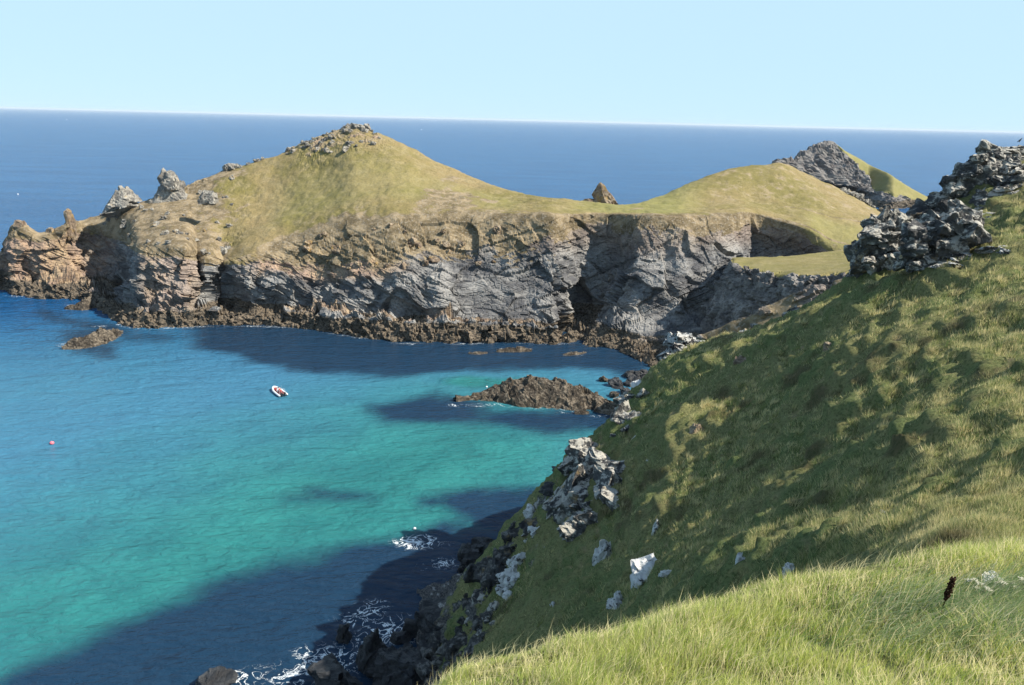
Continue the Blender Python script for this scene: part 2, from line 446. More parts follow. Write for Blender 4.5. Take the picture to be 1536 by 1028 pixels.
cols = pchip(xs, net, sx)                             # (nx, 11, 3)
per = [2, 16, 12, 34, 34, 44, 40, 44, 8, 8]
lv = np.concatenate([np.arange(n) / n + k for k, n in enumerate(per)] + [[len(per)]])
H = pchip(np.arange(11), np.swapaxes(cols, 0, 1), lv)  # (nv, nx, 3)
nv_, nx_ = H.shape[:2]
LV = np.repeat(lv, nx_); SXX = np.tile(sx, nv_)
N = grid_normals(H).reshape(-1, 3)
P0 = H.reshape(-1, 3)
cliff = ss(1.2, 3.0, LV) * (1 - ss(5.2, 6.15, LV))
shelf = ss(0.5, 1.0, LV) * (1 - ss(2.6, 3.3, LV))
wob = np.stack([fbm(P0, 9.0, 2, 31), fbm(P0, 9.0, 2, 37), fbm(P0, 9.0, 2, 41)], 1) * 2.2
ang = R_(27); ca, sa = math.cos(ang), math.sin(ang)
Q = P0 + wob
Qr = np.stack([ca * Q[:, 0] - sa * Q[:, 2], Q[:, 1], sa * Q[:, 0] + ca * Q[:, 2]], 1)
f_big = facet(Qr / np.array([1.7, 1.2, 1.0]), 12.0, 3)
f_mid = facet(Qr / np.array([1.9, 1.1, 0.8]), 3.4, 13)
f_sml = facet(Qr / np.array([1.5, 1.0, 0.8]), 1.35, 23)
Qb = P0 + 0.35 * wob
bedc = Qb[:, 2] - 0.5 * np.sqrt((Qb[:, 0] + 16.0) ** 2 + 60.0) + 0.25 * Qb[:, 1]
bed = np.zeros(len(Q))
for th, am in ((5.2, 1.5), (2.3, 0.7), (1.0, 0.28)):
    li = np.floor(bedc / th); bed += am * (_rnd(li.astype(np.int64), 0 * li.astype(np.int64), 0 * li.astype(np.int64), 77) - 0.5 - 0.5 * (bedc / th - li))
rid = 1 - np.abs(fbm(P0 * np.array([1, 1, 0.45]), 16.0, 3, 51)) * 2.2
quiet = ss(640, 700, SXX) * (1 - ss(800, 850, SXX)) * ss(2.8, 3.2, LV) * (1 - ss(4.2, 5, LV))   # smooth pale slab
quiet = np.maximum(quiet, 0.8 * ss(940, 965, SXX) * (1 - ss(1020, 1045, SXX)) * ss(3, 3.3, LV) * (1 - ss(4.6, 5.2, LV)))
amp = 1 - 0.62 * quiet
ups = 1 - 0.45 * ss(4.4, 5.0, LV)
disp = cliff * amp * ups * (4.6 * f_big + 1.3 * f_mid + 0.45 * f_sml + 3.0 * (rid - 0.4) + 0.85 * bed)
disp += shelf * (1.7 * facet(P0, 3.6, 103) + 0.9 * facet(P0, 1.6, 107) + 0.3 * f_sml)
veg = ss(5.4, 6.2, LV) * (1 - ss(8.6, 9.2, LV))
left = 1 - ss(300, 420, SXX + 40 * fbm(P0, 14.0, 3, 73))
disp += veg * (0.75 * fbm(P0, 9.0, 3, 61) + 0.30 * fbm(P0, 2.4, 3, 67))
rough = veg * left * (0.9 + 0 * LV)
disp += rough * (0.55 * f_mid + 0.4 * f_sml) * ss(0.0, 0.4, fbm(P0, 12.0, 2, 71))
tops = (ss(7.2, 7.7, LV) * ss(430, 470, SXX) * (1 - ss(560, 600, SXX)))
disp += tops * (0.5 * f_mid + 0.4 * f_sml)
disp *= np.where(LV > 8.5, 0.6, 1)
disp *= 1 - 0.75 * ss(935, 955, SXX) * (1 - ss(1060, 1090, SXX)) * ss(1.2, 1.8, LV) * (1 - ss(3.0, 3.4, LV))
D = P0 + N * disp[:, None]
D[LV < 0.5, 2] = -4.0
SLOPE = np.clip(grid_normals(D.reshape(nv_, nx_, 3)).reshape(-1, 3)[:, 2], -1, 1)
nz_ = fbm(P0, 10.0, 3, 81)
a_rock = 1 - ss(4.75, 5.75, LV + 0.35 * nz_ - 0.35 * ss(820, 880, SXX))
a_rock = np.maximum(a_rock, rough * ss(0.05, 0.45, fbm(P0, 12.0, 2, 71)) * 0.62)
a_rock = np.maximum(a_rock, tops * ss(-0.25, 0.25, fbm(P0, 5.0, 2, 91)) * 0.8)
a_rock = np.where(LV > 9.2, 1, a_rock)
# vegetated ledges hold some turf on the upper cliff
a_rock = a_rock - 0.35 * ss(4.2, 4.8, LV) * ss(0.45, 0.75, SLOPE)
a_och = (1 - ss(100, 190, SXX)) * 0.95
a_och = np.maximum(a_och, 0.9 * ss(355, 400, SXX) * (1 - ss(560, 640, SXX)) * ss(4.25, 4.75, LV))
a_och = np.maximum(a_och, 0.55 * ss(205, 225, SXX) * (1 - ss(285, 300, SXX)))
a_och = np.maximum(a_och, 0.8 * ss(400, 430, SXX) * (1 - ss(830, 850, SXX)) * ss(2.0, 2.25, LV) * (1 - ss(2.75, 3.0, LV)))
a_och = np.maximum(a_och, 0.42 * ss(5.0, 5.5, LV))
a_tide = 1 - ss(3.0, 7.5, D[:, 2] + 1.5 * nz_)
a_brown = left * 0.72
a_brown = np.maximum(a_brown, (1 - ss(5.9, 6.35, LV + 0.2 * nz_)) * 0.8 * ss(300, 420, SXX) * (1 - 0.4 * ss(1180, 1230, SXX)))
a_brown = np.maximum(a_brown, tops * 0.5)
a_brown = np.maximum(a_brown, 0.62 * ss(0.12, 0.5, fbm(P0, 26.0, 4, 95)) * veg)
path = np.exp(-((LV - (6.12 + 0.05 * np.sin(SXX / 37.0))) / 0.035) ** 2) * ss(600, 760, SXX)
path = np.maximum(path, np.exp(-((LV - (6.75 + (SXX - 1150) * 0.0016)) / 0.02) ** 2) * ss(1150, 1190, SXX))
a_brown = np.maximum(a_brown, 0.95 * path)
a_brown = np.maximum(a_brown, 0.40 * ss(1000, 1080, SXX) * ss(6.6, 7.2, LV))
a_green = 0.85 * ss(820, 930, SXX) * (1 - ss(1000, 1075, SXX)) * ss(6.1, 6.5, LV)
a_green = np.maximum(a_green, 0.6 * ss(1190, 1230, SXX) * ss(5.0, 6.0, LV) * (1 - ss(6.6, 7.0, LV)))
a_green = np.maximum(a_green, 0.35 * ss(380, 450, SXX) * (1 - ss(760, 800, SXX)) * ss(6.2, 6.6, LV) * (1 - ss(7.1, 7.5, LV)))
me = mesh_from('headland', D, grid_faces(nv_, nx_))
for k, v in (('rock', a_rock), ('ochre', a_och), ('tide', a_tide), ('brown', a_brown), ('green', a_green)):
    attr(me, k, v)
link('headland', me, M_HEAD, kind='structure', label='twin-humped grassy headland with grey and ochre sea cliffs')
HD = D.reshape(nv_, nx_, 3)

def on_headland(px, level):
    return HD[int(np.argmin(abs(lv - level))), int(np.argmin(abs(sx - px)))].copy()

# ================================================================== generic swept land (promontory, spur, island)
def sweep(name, label, sect, s_fine, per, back, rockness, ochre, seed, camp=1.0, brown=0.0, green=0.0, levels_rock=2.0, mat=None, fine=1.0, tidez=5.0):
    """sect: (s, [world points bottom -> top]) ; a coarse net refined and broken into rock"""
    ks = np.array([q[0] for q in sect], float)
    nt = np.array([q[1] for q in sect], float)
    c = pchip(ks, nt, s_fine)
    L = nt.shape[1]
    l = np.concatenate([np.arange(n) / n + k for k, n in enumerate(per)] + [[L - 1]])
    G = pchip(np.arange(L), np.swapaxes(c, 0, 1), l)
    nr, nc = G.shape[:2]
    p = G.reshape(-1, 3); n = grid_normals(G).reshape(-1, 3)
    LL = np.repeat(l, nc)
    rk = rockness(LL, np.tile(s_fine, nr), p)
    q = p + np.stack([fbm(p, 8.0, 2, seed + k) for k in (1, 2, 3)], 1) * 1.8
    d = rk * camp * (2.2 * facet(q, 7.0 * fine, seed) + 1.4 * facet(q * np.array([0.6, 1, 1.2]), 3.0 * fine, seed + 4) + 0.6 * facet(q, 1.25 * fine, seed + 8))
    d += (1 - rk) * 0.25 * fbm(p, 4.0, 3, seed + 30)
    d *= ss(-1, -0.2, -abs(LL - 0) + 0.0) * 0 + 1
    o = p + n * d[:, None]
    me = mesh_from(name, o, grid_faces(nr, nc))
    attr(me, 'rock', rk); attr(me, 'ochre', np.full(len(o), ochre)); attr(me, 'brown', np.full(len(o), brown)); attr(me, 'green', np.full(len(o), green))
    attr(me, 'tide', 1 - ss(tidez * 0.4, tidez, o[:, 2] + 1.5 * fbm(p, 9.0, 2, seed + 50)))
    ob = link(name, me, mat or M_HEAD, kind='structure')
    ob['label'] = label
    return ob, o.reshape(nr, nc, 3)

# flat-topped promontory in the cove
def v3(p, dx=0, dy=0, z=None):
    q = np.array(p, float).copy(); q[0] += dx; q[1] += dy
    if z is not None: q[2] = z
    return q
PR = []
for s, (tx, ty, tY), (bx, by, bY), out in (
    (0, (1097, 391, 238), (1099, 387.5, 246), (-8, 2)),
    (1, (1100, 394, 229), (1112, 387, 246), (-9, -3)),
    (2, (1112, 400, 222), (1130, 386, 245), (-9, -6)),
    (3, (1132, 406, 213), (1155, 385.5, 240), (-9, -6)),
    (4, (1165, 410, 203), (1185, 384, 243), (-9, -5)),
    (5, (1200, 411, 194), (1210, 382, 246), (-8, -5)),
    (6, (1245, 411, 186), (1240, 379, 252), (-8, -5)),
    (7, (1290, 408, 180), (1285, 374, 260), (-8, -5)),
    (8, (1380, 405, 176), (1380, 372, 265), (-6, -6)),
    (9, (1500, 400, 174), (1500, 372, 265), (-4, -6))):
    T = at(tx, ty, tY + 13); B = at(bx, by, bY + 13)
    foot = v3(T, out[0] * 1.35, out[1] * 1.35, 0.0)
    PR.append((s, [v3(T, out[0] * 1.6, out[1] * 1.6, -4), foot, v3(T, out[0] * .85, out[1] * .85, T[2] * .35), v3(T, out[0] * .45, out[1] * .45, T[2] * .72),
                   T, (T + B) / 2 + np.array([0, 0, .4]), B, v3(B, 0, 5, B[2] * .35), v3(B, 0, 8, -4)]))
sweep('promontory', 'flat green-topped promontory with dark cliffs in the cove', PR, np.linspace(0, 9, 300), [2, 22, 22, 26, 22, 18, 16, 6], None,
      lambda l, s, p: (1 - ss(3.75, 4.25, l + 0.25 * fbm(p, 5, 2, 9))) + ss(6.0, 6.3, l), 0.12, 400, 0.9, green=0.35, brown=0.1)

# boulder apron at the head of the cove, in the shade
AP = []
for s, (a, b, c_) in enumerate((((872, 519), (880, 505, 244), (884, 492, 250)), ((920, 524), (925, 505, 241), (930, 490, 250)), ((965, 545), (965, 515, 233), (965, 492, 246)),
                  ((1000, 556), (1000, 530, 224), (1005, 500, 238)), ((1040, 566), (1040, 540, 218), (1045, 508, 232)), ((1090, 572), (1090, 545, 215), (1090, 520, 226)))):
    W = sea_at(*a); m = at(*b); e = at(*c_)
    AP.append((s, [v3(W, 0, -3, -3), W, m, e, v3(e, 0, 8, e[2] * .6)]))
sweep('boulder_apron', 'apron of broken tidal rock at the head of the cove', AP, np.linspace(0, 5, 260), [3, 26, 26, 8], None, lambda l, s, p: np.ones(len(l)), 0.3, 450, 0.6, fine=0.7, tidez=7)

# brown spur running down behind the near hillside
SP = []
for s, (x, y, Y) in enumerate(((1015, 530, 176), (1048, 507, 174), (1085, 490, 172), (1130, 471, 170), (1185, 446, 168), (1235, 427, 166), (1290, 412, 164), (1400, 395, 164))):
    T = at(x, y, Y)
    f1 = T + np.array([2, -6, -6.0]); f2 = T + np.array([4, -14, -17.0]); f3 = T + np.array([6, -26, -32.0])
    SP.append((s, [f3, f2, f1, T, v3(T, -3, 4, T[2] * .7), v3(T, -8, 12, -4)]))
sweep('spur', 'brown spur of turf and stone running down to the cove', SP, np.linspace(0, 7, 200), [10, 20, 22, 14, 10], None,
      lambda l, s, p: 0.6 * ss(-.2, .3, fbm(p, 6, 2, 5)) + 0.4 * ss(3.1, 3.4, l), 0.35, 480, 0.7, brown=0.9)

# far island
IS = []
for s, (x, wy, ry, wd) in enumerate(((1150, 262, 256, 10), (1168, 268, 240, 22), (1190, 275, 237, 30), (1215, 283, 222, 40), (1245, 290, 214, 46), (1268, 298, 227, 44), (1300, 308, 245, 40),
                            (1340, 314, 265, 34), (1375, 311, 287, 24), (1402, 306, 301, 12), (1412, 304, 303.5, 4))):
    W = sea_at(x, wy); W[1] = min(W[1], 735); W = at(x, 0, 1) * 0 + W
    Wp = CAM + (W - CAM); Wp[2] = 0
    T = at(x, ry, W[1] + wd)
    m1 = W + (T - W) * np.array([.25, .25, .34]); m2 = W + (T - W) * np.array([.55, .55, .66])
    IS.append((s, [v3(Wp, 0, -4, -4), v3(Wp), m1, m2, T, v3(T, 2, wd * .6 + 6, T[2] * .5), v3(T, 2, wd * 1.3 + 14, -4)]))
sweep('island', 'rocky island with a green eastern slope out beyond the headland', IS, np.linspace(0, 10, 260), [2, 18, 18, 20, 8, 6], None,
      lambda l, s, p: np.maximum(np.maximum(1 - ss(2.0, 2.6, l + .5 * fbm(p, 12, 2, 3)), 1 - ss(4.3, 5.4, s + .8 * (l - 3) + .5 * fbm(p, 14, 2, 8))), ss(4.1, 4.3, l)), 0.15, 520, 1.5, green=0.7, fine=1.6, tidez=9)

# ================================================================== NEAR HILLSIDE (thin-plate surface through surveyed points)
CP = []
def c_px(col, pts):
    for (py, Y) in pts: CP.append(at(col, py, Y))
c_px(1536, ((842, 17), (800, 21.5), (740, 27), (680, 32), (600, 40), (500, 52), (400, 68), (330, 82), (268, 94), (228, 101)))
c_px(1470, ((842, 16.6), (800, 22.5), (700, 33), (600, 43), (500, 55), (420, 68), (375, 77)))
c_px(1400, ((845, 16.2), (815, 23), (760, 30), (680, 38), (600, 48), (520, 58), (440, 70), (392, 79)))
c_px(1300, ((830, 28), (780, 33), (700, 42), (600, 54), (520, 65), (437, 78)))
c_px(1200, ((860, 31), (800, 38), (700, 51), (600, 65), (530, 76), (482, 86)))
c_px(1100, ((890, 35.3), (800, 45.6), (700, 59.5), (600, 75.3), (516, 92.1)))
c_px(1000, ((920, 38.7), (850, 47.5), (750, 60.7), (650, 75.7), (575, 89.8), (538, 97.7)))
c_px(930, ((940, 44.7), (880, 52.5), (780, 66.2), (690, 80.0), (632, 92.0)))
c_px(860, ((955, 50.1), (900, 57.8), (800, 71.4), (720, 83.3), (690, 88.4)))
c_px(800, ((965, 57.8), (930, 62.9), (850, 74.8), (790, 84.1), (768, 87.5)))
c_px(740, ((985, 65.1), (950, 70.4), (880, 81.8), (828, 90.6)))
c_px(690, ((1010, 72.5), (960, 80.9), (900, 91.1), (872, 96.7)))
c_px(640, ((1028, 80), (975, 89)))
# crest beyond the edge and the coast below it
for (x, y, Y) in ((1290, 414, 92), (1345, 392, 92), (1400, 356, 93), (1440, 308, 96), (1490, 250, 99), (1230, 450, 94), (1170, 480, 98), (1130, 500, 102), (1340, 440, 84),
                  (1290, 432, 108), (1340, 405, 108), (1400, 375, 110), (1440, 330, 112), (1500, 262, 114), (1536, 245, 114), (1200, 490, 108), (1130, 520, 115), (1060, 545, 118)):
    CP.append(at(x, y + 2, Y))
for q in ((70, 160, 26), (46, 138, 26), (40, 150, 18), (110, 180, 40), (140, 200, 38), (145, 240, 34), (100, 215, 20), (70, 195, 10), (85, 130, 52), (110, 125, 60)):
    CP.append(np.array(q, float))
for q in ((-8, 118, -5), (2, 126, -5), (8, 138, -5), (-4, 108, -2), (4, 114, 0), (14, 152, -5), (22, 170, -5), (30, 190, -5), (40, 205, -4), (-16, 110, -5), (-20, 96, -5), (-24, 84, -5), (-34, 70, -5), (-45, 50, -5), (-55, 25, -5), (-62, 0, -5), (-70, -40, -5),
          (14, 122, 8), (24, 125, 16), (20, 145, 4), (30, 160, 10), (42, 180, 10)):
    CP.append(np.array(q, float))
# foreground shoulder and the gully behind it
for (x, y, Y) in ((800, 1028, 11.6), (900, 1028, 11.0), (1000, 1028, 10.5), (1200, 1028, 9.9), (1400, 1028, 9.4), (1536, 1028, 9.2),
                  (690, 1010, 13.4), (760, 988, 13.6), (850, 970, 13.8), (950, 950, 14.0), (1050, 918, 14.3), (1150, 893, 14.8), (1250, 872, 15.3), (1330, 858, 15.7),
                  (1050, 975, 12.1), (1200, 950, 12.2), (1350, 930, 12.3), (1480, 930, 12.0)):
    CP.append(at(x, y, Y))
for q in ((0, 0, 68.2), (-3, 0, 67.2), (4, 0, 68.6), (0, 4, 65.2), (4, 4, 65.6), (9, 4, 66.4), (-4, 4, 63.5), (-6, 9, 57.5), (-5, 13, 54.5), (-2, 17.5, 53.5), (1, 18.5, 53.5), (4, 19, 53.5), (7, 20, 53),
          (10, 22, 53), (-8, 20, 44), (-2, 26, 44), (5, 28, 43.5), (10, 30, 44), (-3, 38, 33), (4, 40, 33), (-12, 30, 32), (-10, 45, 20), (-22, 40, 14), (-18, 60, 7), (-30, 20, 26), (-20, 8, 45), (-30, -10, 42), (-15, -10, 60), (-40, -40, 45),
          (0, -12, 73), (15, -10, 75), (0, -40, 82), (30, -40, 86), (40, 0, 72), (60, 30, 66), (80, 60, 62), (85, 95, 68), (130, 100, 66), (130, 30, 70), (100, -40, 84), (140, 150, 54), (20, 5, 68.5), (30, 20, 62.5), (-10, -30, 72)):
    CP.append(np.array(q, float))
CP = np.array(CP)

def tps_fit(P, lam):
    n = len(P); d = np.hypot(P[:, None, 0] - P[None, :, 0], P[:, None, 1] - P[None, :, 1]) / 50.0
    K = np.where(d > 0, d * d * np.log(d + 1e-12), 0) + lam * np.eye(n)
    T = np.column_stack([np.ones(n), P[:, :2] / 50.0])
    A = np.block([[K, T], [T.T, np.zeros((3, 3))]])
    return np.linalg.solve(A, np.concatenate([P[:, 2], np.zeros(3)]))

def tps_eval(w, P, X, Y):
    out = w[-3] + w[-2] * X / 50 + w[-1] * Y / 50
    for k in range(len(P)):
        d2 = ((X - P[k, 0]) ** 2 + (Y - P[k, 1]) ** 2) / 2500.0
        out += w[k] * 0.5 * d2 * np.log(d2 + 1e-12)
    return out
TW = tps_fit(CP, 2e-4)

def axis(parts):
    a = [np.arange(s, e, st) for (s, e, st) in parts]
    return np.concatenate(a)
gx = axis(((-80, -30, 2.0), (-30, -6, 0.45), (-6, 16, 0.3), (16, 75, 0.42), (75, 105, 0.7), (105, 150, 3.0)))
gy = axis(((-50, 0, 2.5), (0, 24, 0.3), (24, 122, 0.42), (122, 145, 0.8), (145, 270, 3.0)))
GX, GY = np.meshgrid(gx, gy)
GZ = tps_eval(TW, CP, GX, GY)
base = np.stack([GX.ravel(), GY.ravel(), GZ.ravel()], 1)
flat = base * np.array([1, 1, 0.6])
gn = grid_normals(np.stack([GX, GY, GZ], 2)).reshape(-1, 3)
far_w = ss(20, 32, base[:, 1])
lump = 0.9 * fbm(flat, 6.0, 2, 201) + 0.38 * fbm(flat, 2.4, 3, 205) + 0.42 * fbm(flat, 0.9, 2, 208)
tus = 0.22 * np.abs(fbm(flat, 0.95, 2, 211)) * 2
# little terraces trodden along the slope
zz = base[:, 2] + 1.6 * fbm(flat, 9.0, 2, 221)
trd = ((zz / 1.35) % 1.0)
ter = 0.42 * np.abs(((zz / 1.35) % 1.0) - 0.5) * 2
steep = 1 - gn[:, 2]
bump = (0.2 + 0.8 * far_w) * lump + tus * (0.4 + 0.6 * far_w) + ter * far_w
low = 1 - ss(2, 9, base[:, 2] + 3 * fbm(base, 7, 2, 231))
lowrock = np.clip(low, 0, 1) * ss(30, 45, base[:, 1])
bump += lowrock * (1.8 * facet(base, 4.5, 240) + 0.9 * facet(base, 1.7, 247))
hill = base + gn * bump[:, None]
a_st = np.clip(0.05 + 0.9 * lowrock + 0.7 * ss(0.36, 0.5, steep) * ss(0.0, 0.3, fbm(base, 4.0, 2, 251)), 0, 1)
me = mesh_from('hillside', hill, grid_faces(len(gy), len(gx)), smooth=True)
attr(me, 'steep', a_st)
attr(me, 'track', ss(0.42, 0.5, trd) * (1 - ss(0.5, 0.58, trd)) * ss(-0.1, 0.4, fbm(base, 8.0, 2, 261)) * far_w * 0.8)
link('hillside', me, M_HILL, kind='structure', label='steep grassy coastal hillside falling to the sea')
HZ = hill[:, 2].reshape(GX.shape)

def hill_z(x, y):
    x = np.asarray(x, float); y = np.asarray(y, float)
    i = np.clip(np.searchsorted(gx, x) - 1, 0, len(gx) - 2); j = np.clip(np.searchsorted(gy, y) - 1, 0, len(gy) - 2)
    u = np.clip((x - gx[i]) / (gx[i + 1] - gx[i]), 0, 1); v = np.clip((y - gy[j]) / (gy[j + 1] - gy[j]), 0, 1)
    return (HZ[j, i] * (1 - u) * (1 - v) + HZ[j, i + 1] * u * (1 - v) + HZ[j + 1, i] * (1 - u) * v + HZ[j + 1, i + 1] * u * v)

def on_hill(px, py, y0=5.0):
    """first place where the line of sight through a pixel meets the hillside"""
    r = rays(px, py); Y = np.arange(y0, 240, 0.15)
    p = CAM + r * (Y / r[1])[:, None]
    h = p[:, 2] <= hill_z(p[:, 0], p[:, 1])
    return p[int(np.argmax(h))] if h.any() else None

# ================================================================== SEA
def poly_sd(X, Y, poly):
    poly = np.asarray(poly); d = np.full(X.shape, 9e9); ins = np.zeros(X.shape, bool)
    for a, b in zip(poly, np.roll(poly, -1, 0)):
        e = b - a; wx = X - a[0]; wy = Y - a[1]
        tt = np.clip((wx * e[0] + wy * e[1]) / (e @ e + 1e-9), 0, 1)
        d = np.minimum(d, np.hypot(wx - tt * e[0], wy - tt * e[1]))
        cnd = ((a[1] > Y) != (b[1] > Y)) & (X < (b[0] - a[0]) * (Y - a[1]) / (b[1] - a[1] + 1e-12) + a[0])
        ins ^= cnd
    return np.where(ins, d, -d)
def sea_poly(pts):
    return np.array([sea_at(*p)[:2] for p in pts])
g0 = np.geomspace(1, 60000, 26)
sxa = np.concatenate([-170 - g0[::-1], np.arange(-170, 110, 1.6), 110 + g0])
sya = np.concatenate([-40 - np.geomspace(1, 3000, 8)[::-1], np.arange(-40, 330, 1.6), 330 + np.geomspace(1, 90000, 34)])
SX, SY = np.meshgrid(sxa, sya)
sp = np.stack([SX.ravel(), SY.ravel(), np.zeros(SX.size)], 1)
wb = np.stack([fbm(sp, 22, 3, 301), fbm(sp, 22, 3, 305)], 1) * 7
X_, Y_ = SX.ravel() + wb[:, 0], SY.ravel() + wb[:, 1]
sand = ss(-55, 42, poly_sd(X_, Y_, sea_poly(((-420, 900), (60, 770), (300, 680), (470, 630), (610, 588), (780, 585), (930, 640), (960, 720), (900, 900), (700, 1100), (100, 1300), (-420, 1300)))))
green = ss(-5, 6, poly_sd(X_, Y_, sea_poly(((630, 572), (690, 560), (790, 560), (780, 580), (700, 592), (640, 588)))))
sand = np.maximum(sand, green)
teal = 0.18 * ss(-60, 40, poly_sd(X_, Y_, sea_poly(((-300, 640), (160, 500), (300, 500), (420, 640), (300, 760), (-300, 900)))))
sand = np.maximum(sand, teal)
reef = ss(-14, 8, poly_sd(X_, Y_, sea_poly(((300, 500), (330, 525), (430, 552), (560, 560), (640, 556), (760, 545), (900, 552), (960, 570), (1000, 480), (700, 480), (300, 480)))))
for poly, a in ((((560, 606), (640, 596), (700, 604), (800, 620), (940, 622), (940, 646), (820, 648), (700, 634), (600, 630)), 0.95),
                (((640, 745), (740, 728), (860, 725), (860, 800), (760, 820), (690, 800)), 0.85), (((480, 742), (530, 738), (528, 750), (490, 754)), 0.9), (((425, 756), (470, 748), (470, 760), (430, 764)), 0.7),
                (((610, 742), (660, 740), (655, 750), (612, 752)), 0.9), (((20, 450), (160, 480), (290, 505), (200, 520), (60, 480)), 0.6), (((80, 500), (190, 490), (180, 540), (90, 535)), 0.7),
                (((560, 800), (660, 795), (680, 850), (560, 840)), 0.7), (((-200, 1110), (60, 1000), (230, 925), (430, 850), (640, 782), (760, 800), (760, 1000), (640, 1200), (-200, 1200)), 1.0)):  # last area: rocky bed plus the hill's shade painted into the water colour
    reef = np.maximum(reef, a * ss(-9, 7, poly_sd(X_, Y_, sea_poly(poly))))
deepw = ss(200, 330, SY.ravel() - 0.25 * SX.ravel()) + 0 * X_
foam = np.zeros(SX.size)
for (x, y, rx, ry, a) in ((625, 813, 4.2, 2.6, 1.5), (650, 817, 6, 1.5, .8), (560, 912, 3, 2.5, 1.1), (535, 930, 4, 3, .9), (590, 945, 6, 4, 1.05), (545, 958, 5, 3, .7), (480, 985, 6, 3.5, .9), (500, 1000, 6, 4, .8), (440, 1015, 5, 3, .9), (600, 935, 4, 3, .8),
                          (355, 1018, 3.5, 2, 1.1), (665, 845, 5, 2.5, .8), (640, 850, 5, 2, .6), (400, 1000, 6, 3, .5), (530, 985, 4, 3, .8), (500, 940, 6, 3, .4),
                          (100, 517, 4, 3.5, .9), (150, 490, 4, 2.5, .8), (45, 446, 7, 3, .7), (105, 458, 5, 2, .7), (770, 524, 8, 2, .9), (610, 516, 7, 2, .8), (690, 517, 7, 1.5, .6), (865, 532, 4, 2, .6),
                          (760, 607, 9, 1.6, .8), (830, 612, 10, 1.4, .7), (700, 603, 4, 1.4, .5), (420, 492, 6, 1, .4), (420, 600, 2.5, 2, .5)):
    c0 = sea_at(x, y)
    foam = np.maximum(foam, a * np.exp(-(((sp[:, 0] - c0[0]) / rx) ** 2 + ((sp[:, 1] - c0[1]) / ry) ** 2)))
shore = np.concatenate([np.array([sea_at(r[0], r[1])[:2] for r in HL if r[0] < 1000]), sea_poly(((682, 606), (720, 606), (760, 606), (800, 610), (850, 616), (900, 622)))])
shore = np.concatenate([shore[:-6], shore[:-6][:-1] * .67 + shore[:-6][1:] * .33, shore[:-6][:-1] * .33 + shore[:-6][1:] * .67, shore[-6:]])
near = np.where((sp[:, 1] > 150) & (sp[:, 1] < 320) & (abs(sp[:, 0]) < 240))[0]
dd = np.full(len(near), 1e9)
for q in shore: dd = np.minimum(dd, (sp[near, 0] - q[0]) ** 2 / 16 + (sp[near, 1] - q[1] + 1.0) ** 2 / 3.0)
foam[near] = np.maximum(foam[near], (0.62 + 0.45 * fbm(sp[near], 14.0, 2, 317)) * np.exp(-dd))
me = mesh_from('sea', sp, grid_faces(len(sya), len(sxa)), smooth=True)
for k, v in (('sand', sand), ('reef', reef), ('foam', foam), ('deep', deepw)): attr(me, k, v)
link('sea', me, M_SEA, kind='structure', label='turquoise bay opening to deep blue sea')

# ================================================================== ROCKS
def cube_sphere(n):
    """unit cube with n x n quads a side, shared corners merged"""
    V = {}; F = []; verts = []
    def vid(p):
        k = tuple(round(c, 5) for c in p)
        if k not in V: V[k] = len(verts); verts.append(p)
        return V[k]
    for ax in range(3):
        for sg in (-1, 1):
            for i in range(n):
                for j in range(n):
                    q = []
                    for (a, b) in ((i, j), (i + 1, j), (i + 1, j + 1), (i, j + 1)):
                        p = [0, 0, 0]; p[ax] = sg; p[(ax + 1) % 3] = 2 * a / n - 1; p[(ax + 2) % 3] = 2 * b / n - 1
                        q.append(vid(tuple(p)))
                    F.append(q if sg > 0 else q[::-1])
    return np.array(verts, float), np.array(F)
CS = {n: cube_sphere(n) for n in (2, 6, 10, 16, 28)}

def rock_mesh(seed, n=10, boxy=0.55, rough=1.0, peak=0.0, lean=0.0):
    """angular stone filling about -1..1 on each axis"""
    V, F = CS[n]
    r = np.linalg.norm(V, axis=1, keepdims=True)
    P = V * (boxy + (1 - boxy) / r)
    rs = np.random.default_rng(seed)
    # chop with a few planes
    for k in range(9):
        d = rs.normal(size=3)
        if peak > 0.4: d[2] *= 0.25
        d /= np.linalg.norm(d)
        h = rs.uniform(0.58, 0.95)
        over = np.maximum(P @ d - h, 0)
        P = P - over[:, None] * d
    if peak:
        P[:, :2] *= (1 - peak * np.clip((P[:, 2] + 1) / 2, 0, 1))[:, None]
        P[:, 0] += lean * (P[:, 2] + 1) / 2
    nrm = P / (np.linalg.norm(P, axis=1, keepdims=True) + 1e-9)
    q = P + seed * 3.17
    q = q + np.stack([fbm(q, 0.8, 2, seed + k) for k in (1, 2, 3)], 1) * 0.08
    d = rough * (0.32 * facet(q, 0.8, seed) + 0.10 * facet(q, 0.36, seed + 7) + (0.035 * facet(q, 0.14, seed + 9) if n >= 16 else 0) + 0.03 * fbm(q, 0.22, 2, seed + 3))
    P = P + nrm * d[:, None]
    return mesh_from('rock', P, F)

def euler(rs, tilt=0.35):
    return (rs.uniform(-tilt, tilt), rs.uniform(-tilt, tilt), rs.uniform(0, 6.28))

def rock(name, label, pos, dims, mat, seed, n=16, rot=None, boxy=0.5, rough=1.0, peak=0.0, cat='rock', group=None, lean=0.0):
    me = rock_mesh(seed, n, boxy, rough, peak, lean)
    o = link(name, me, mat)
    o.location = pos; o.scale = dims
    o.rotation_euler = rot if rot is not None else (0, 0, (seed * 1.7) % 6.28)
    o['label'] = label; o['category'] = cat
    if group: o['group'] = group
    return o

LIB = {}
def lib(mat, k, n=10, boxy=0.62):
    key = (mat.name, k % 14, n)
    boxy = 0.88 if n == 16 or mat in (M_CRAG, M_WHITE) else boxy
    if key not in LIB:
        m = rock_mesh(900 + k % 14 * 13, n, boxy); m.materials.append(mat); LIB[key] = m
    return LIB[key]

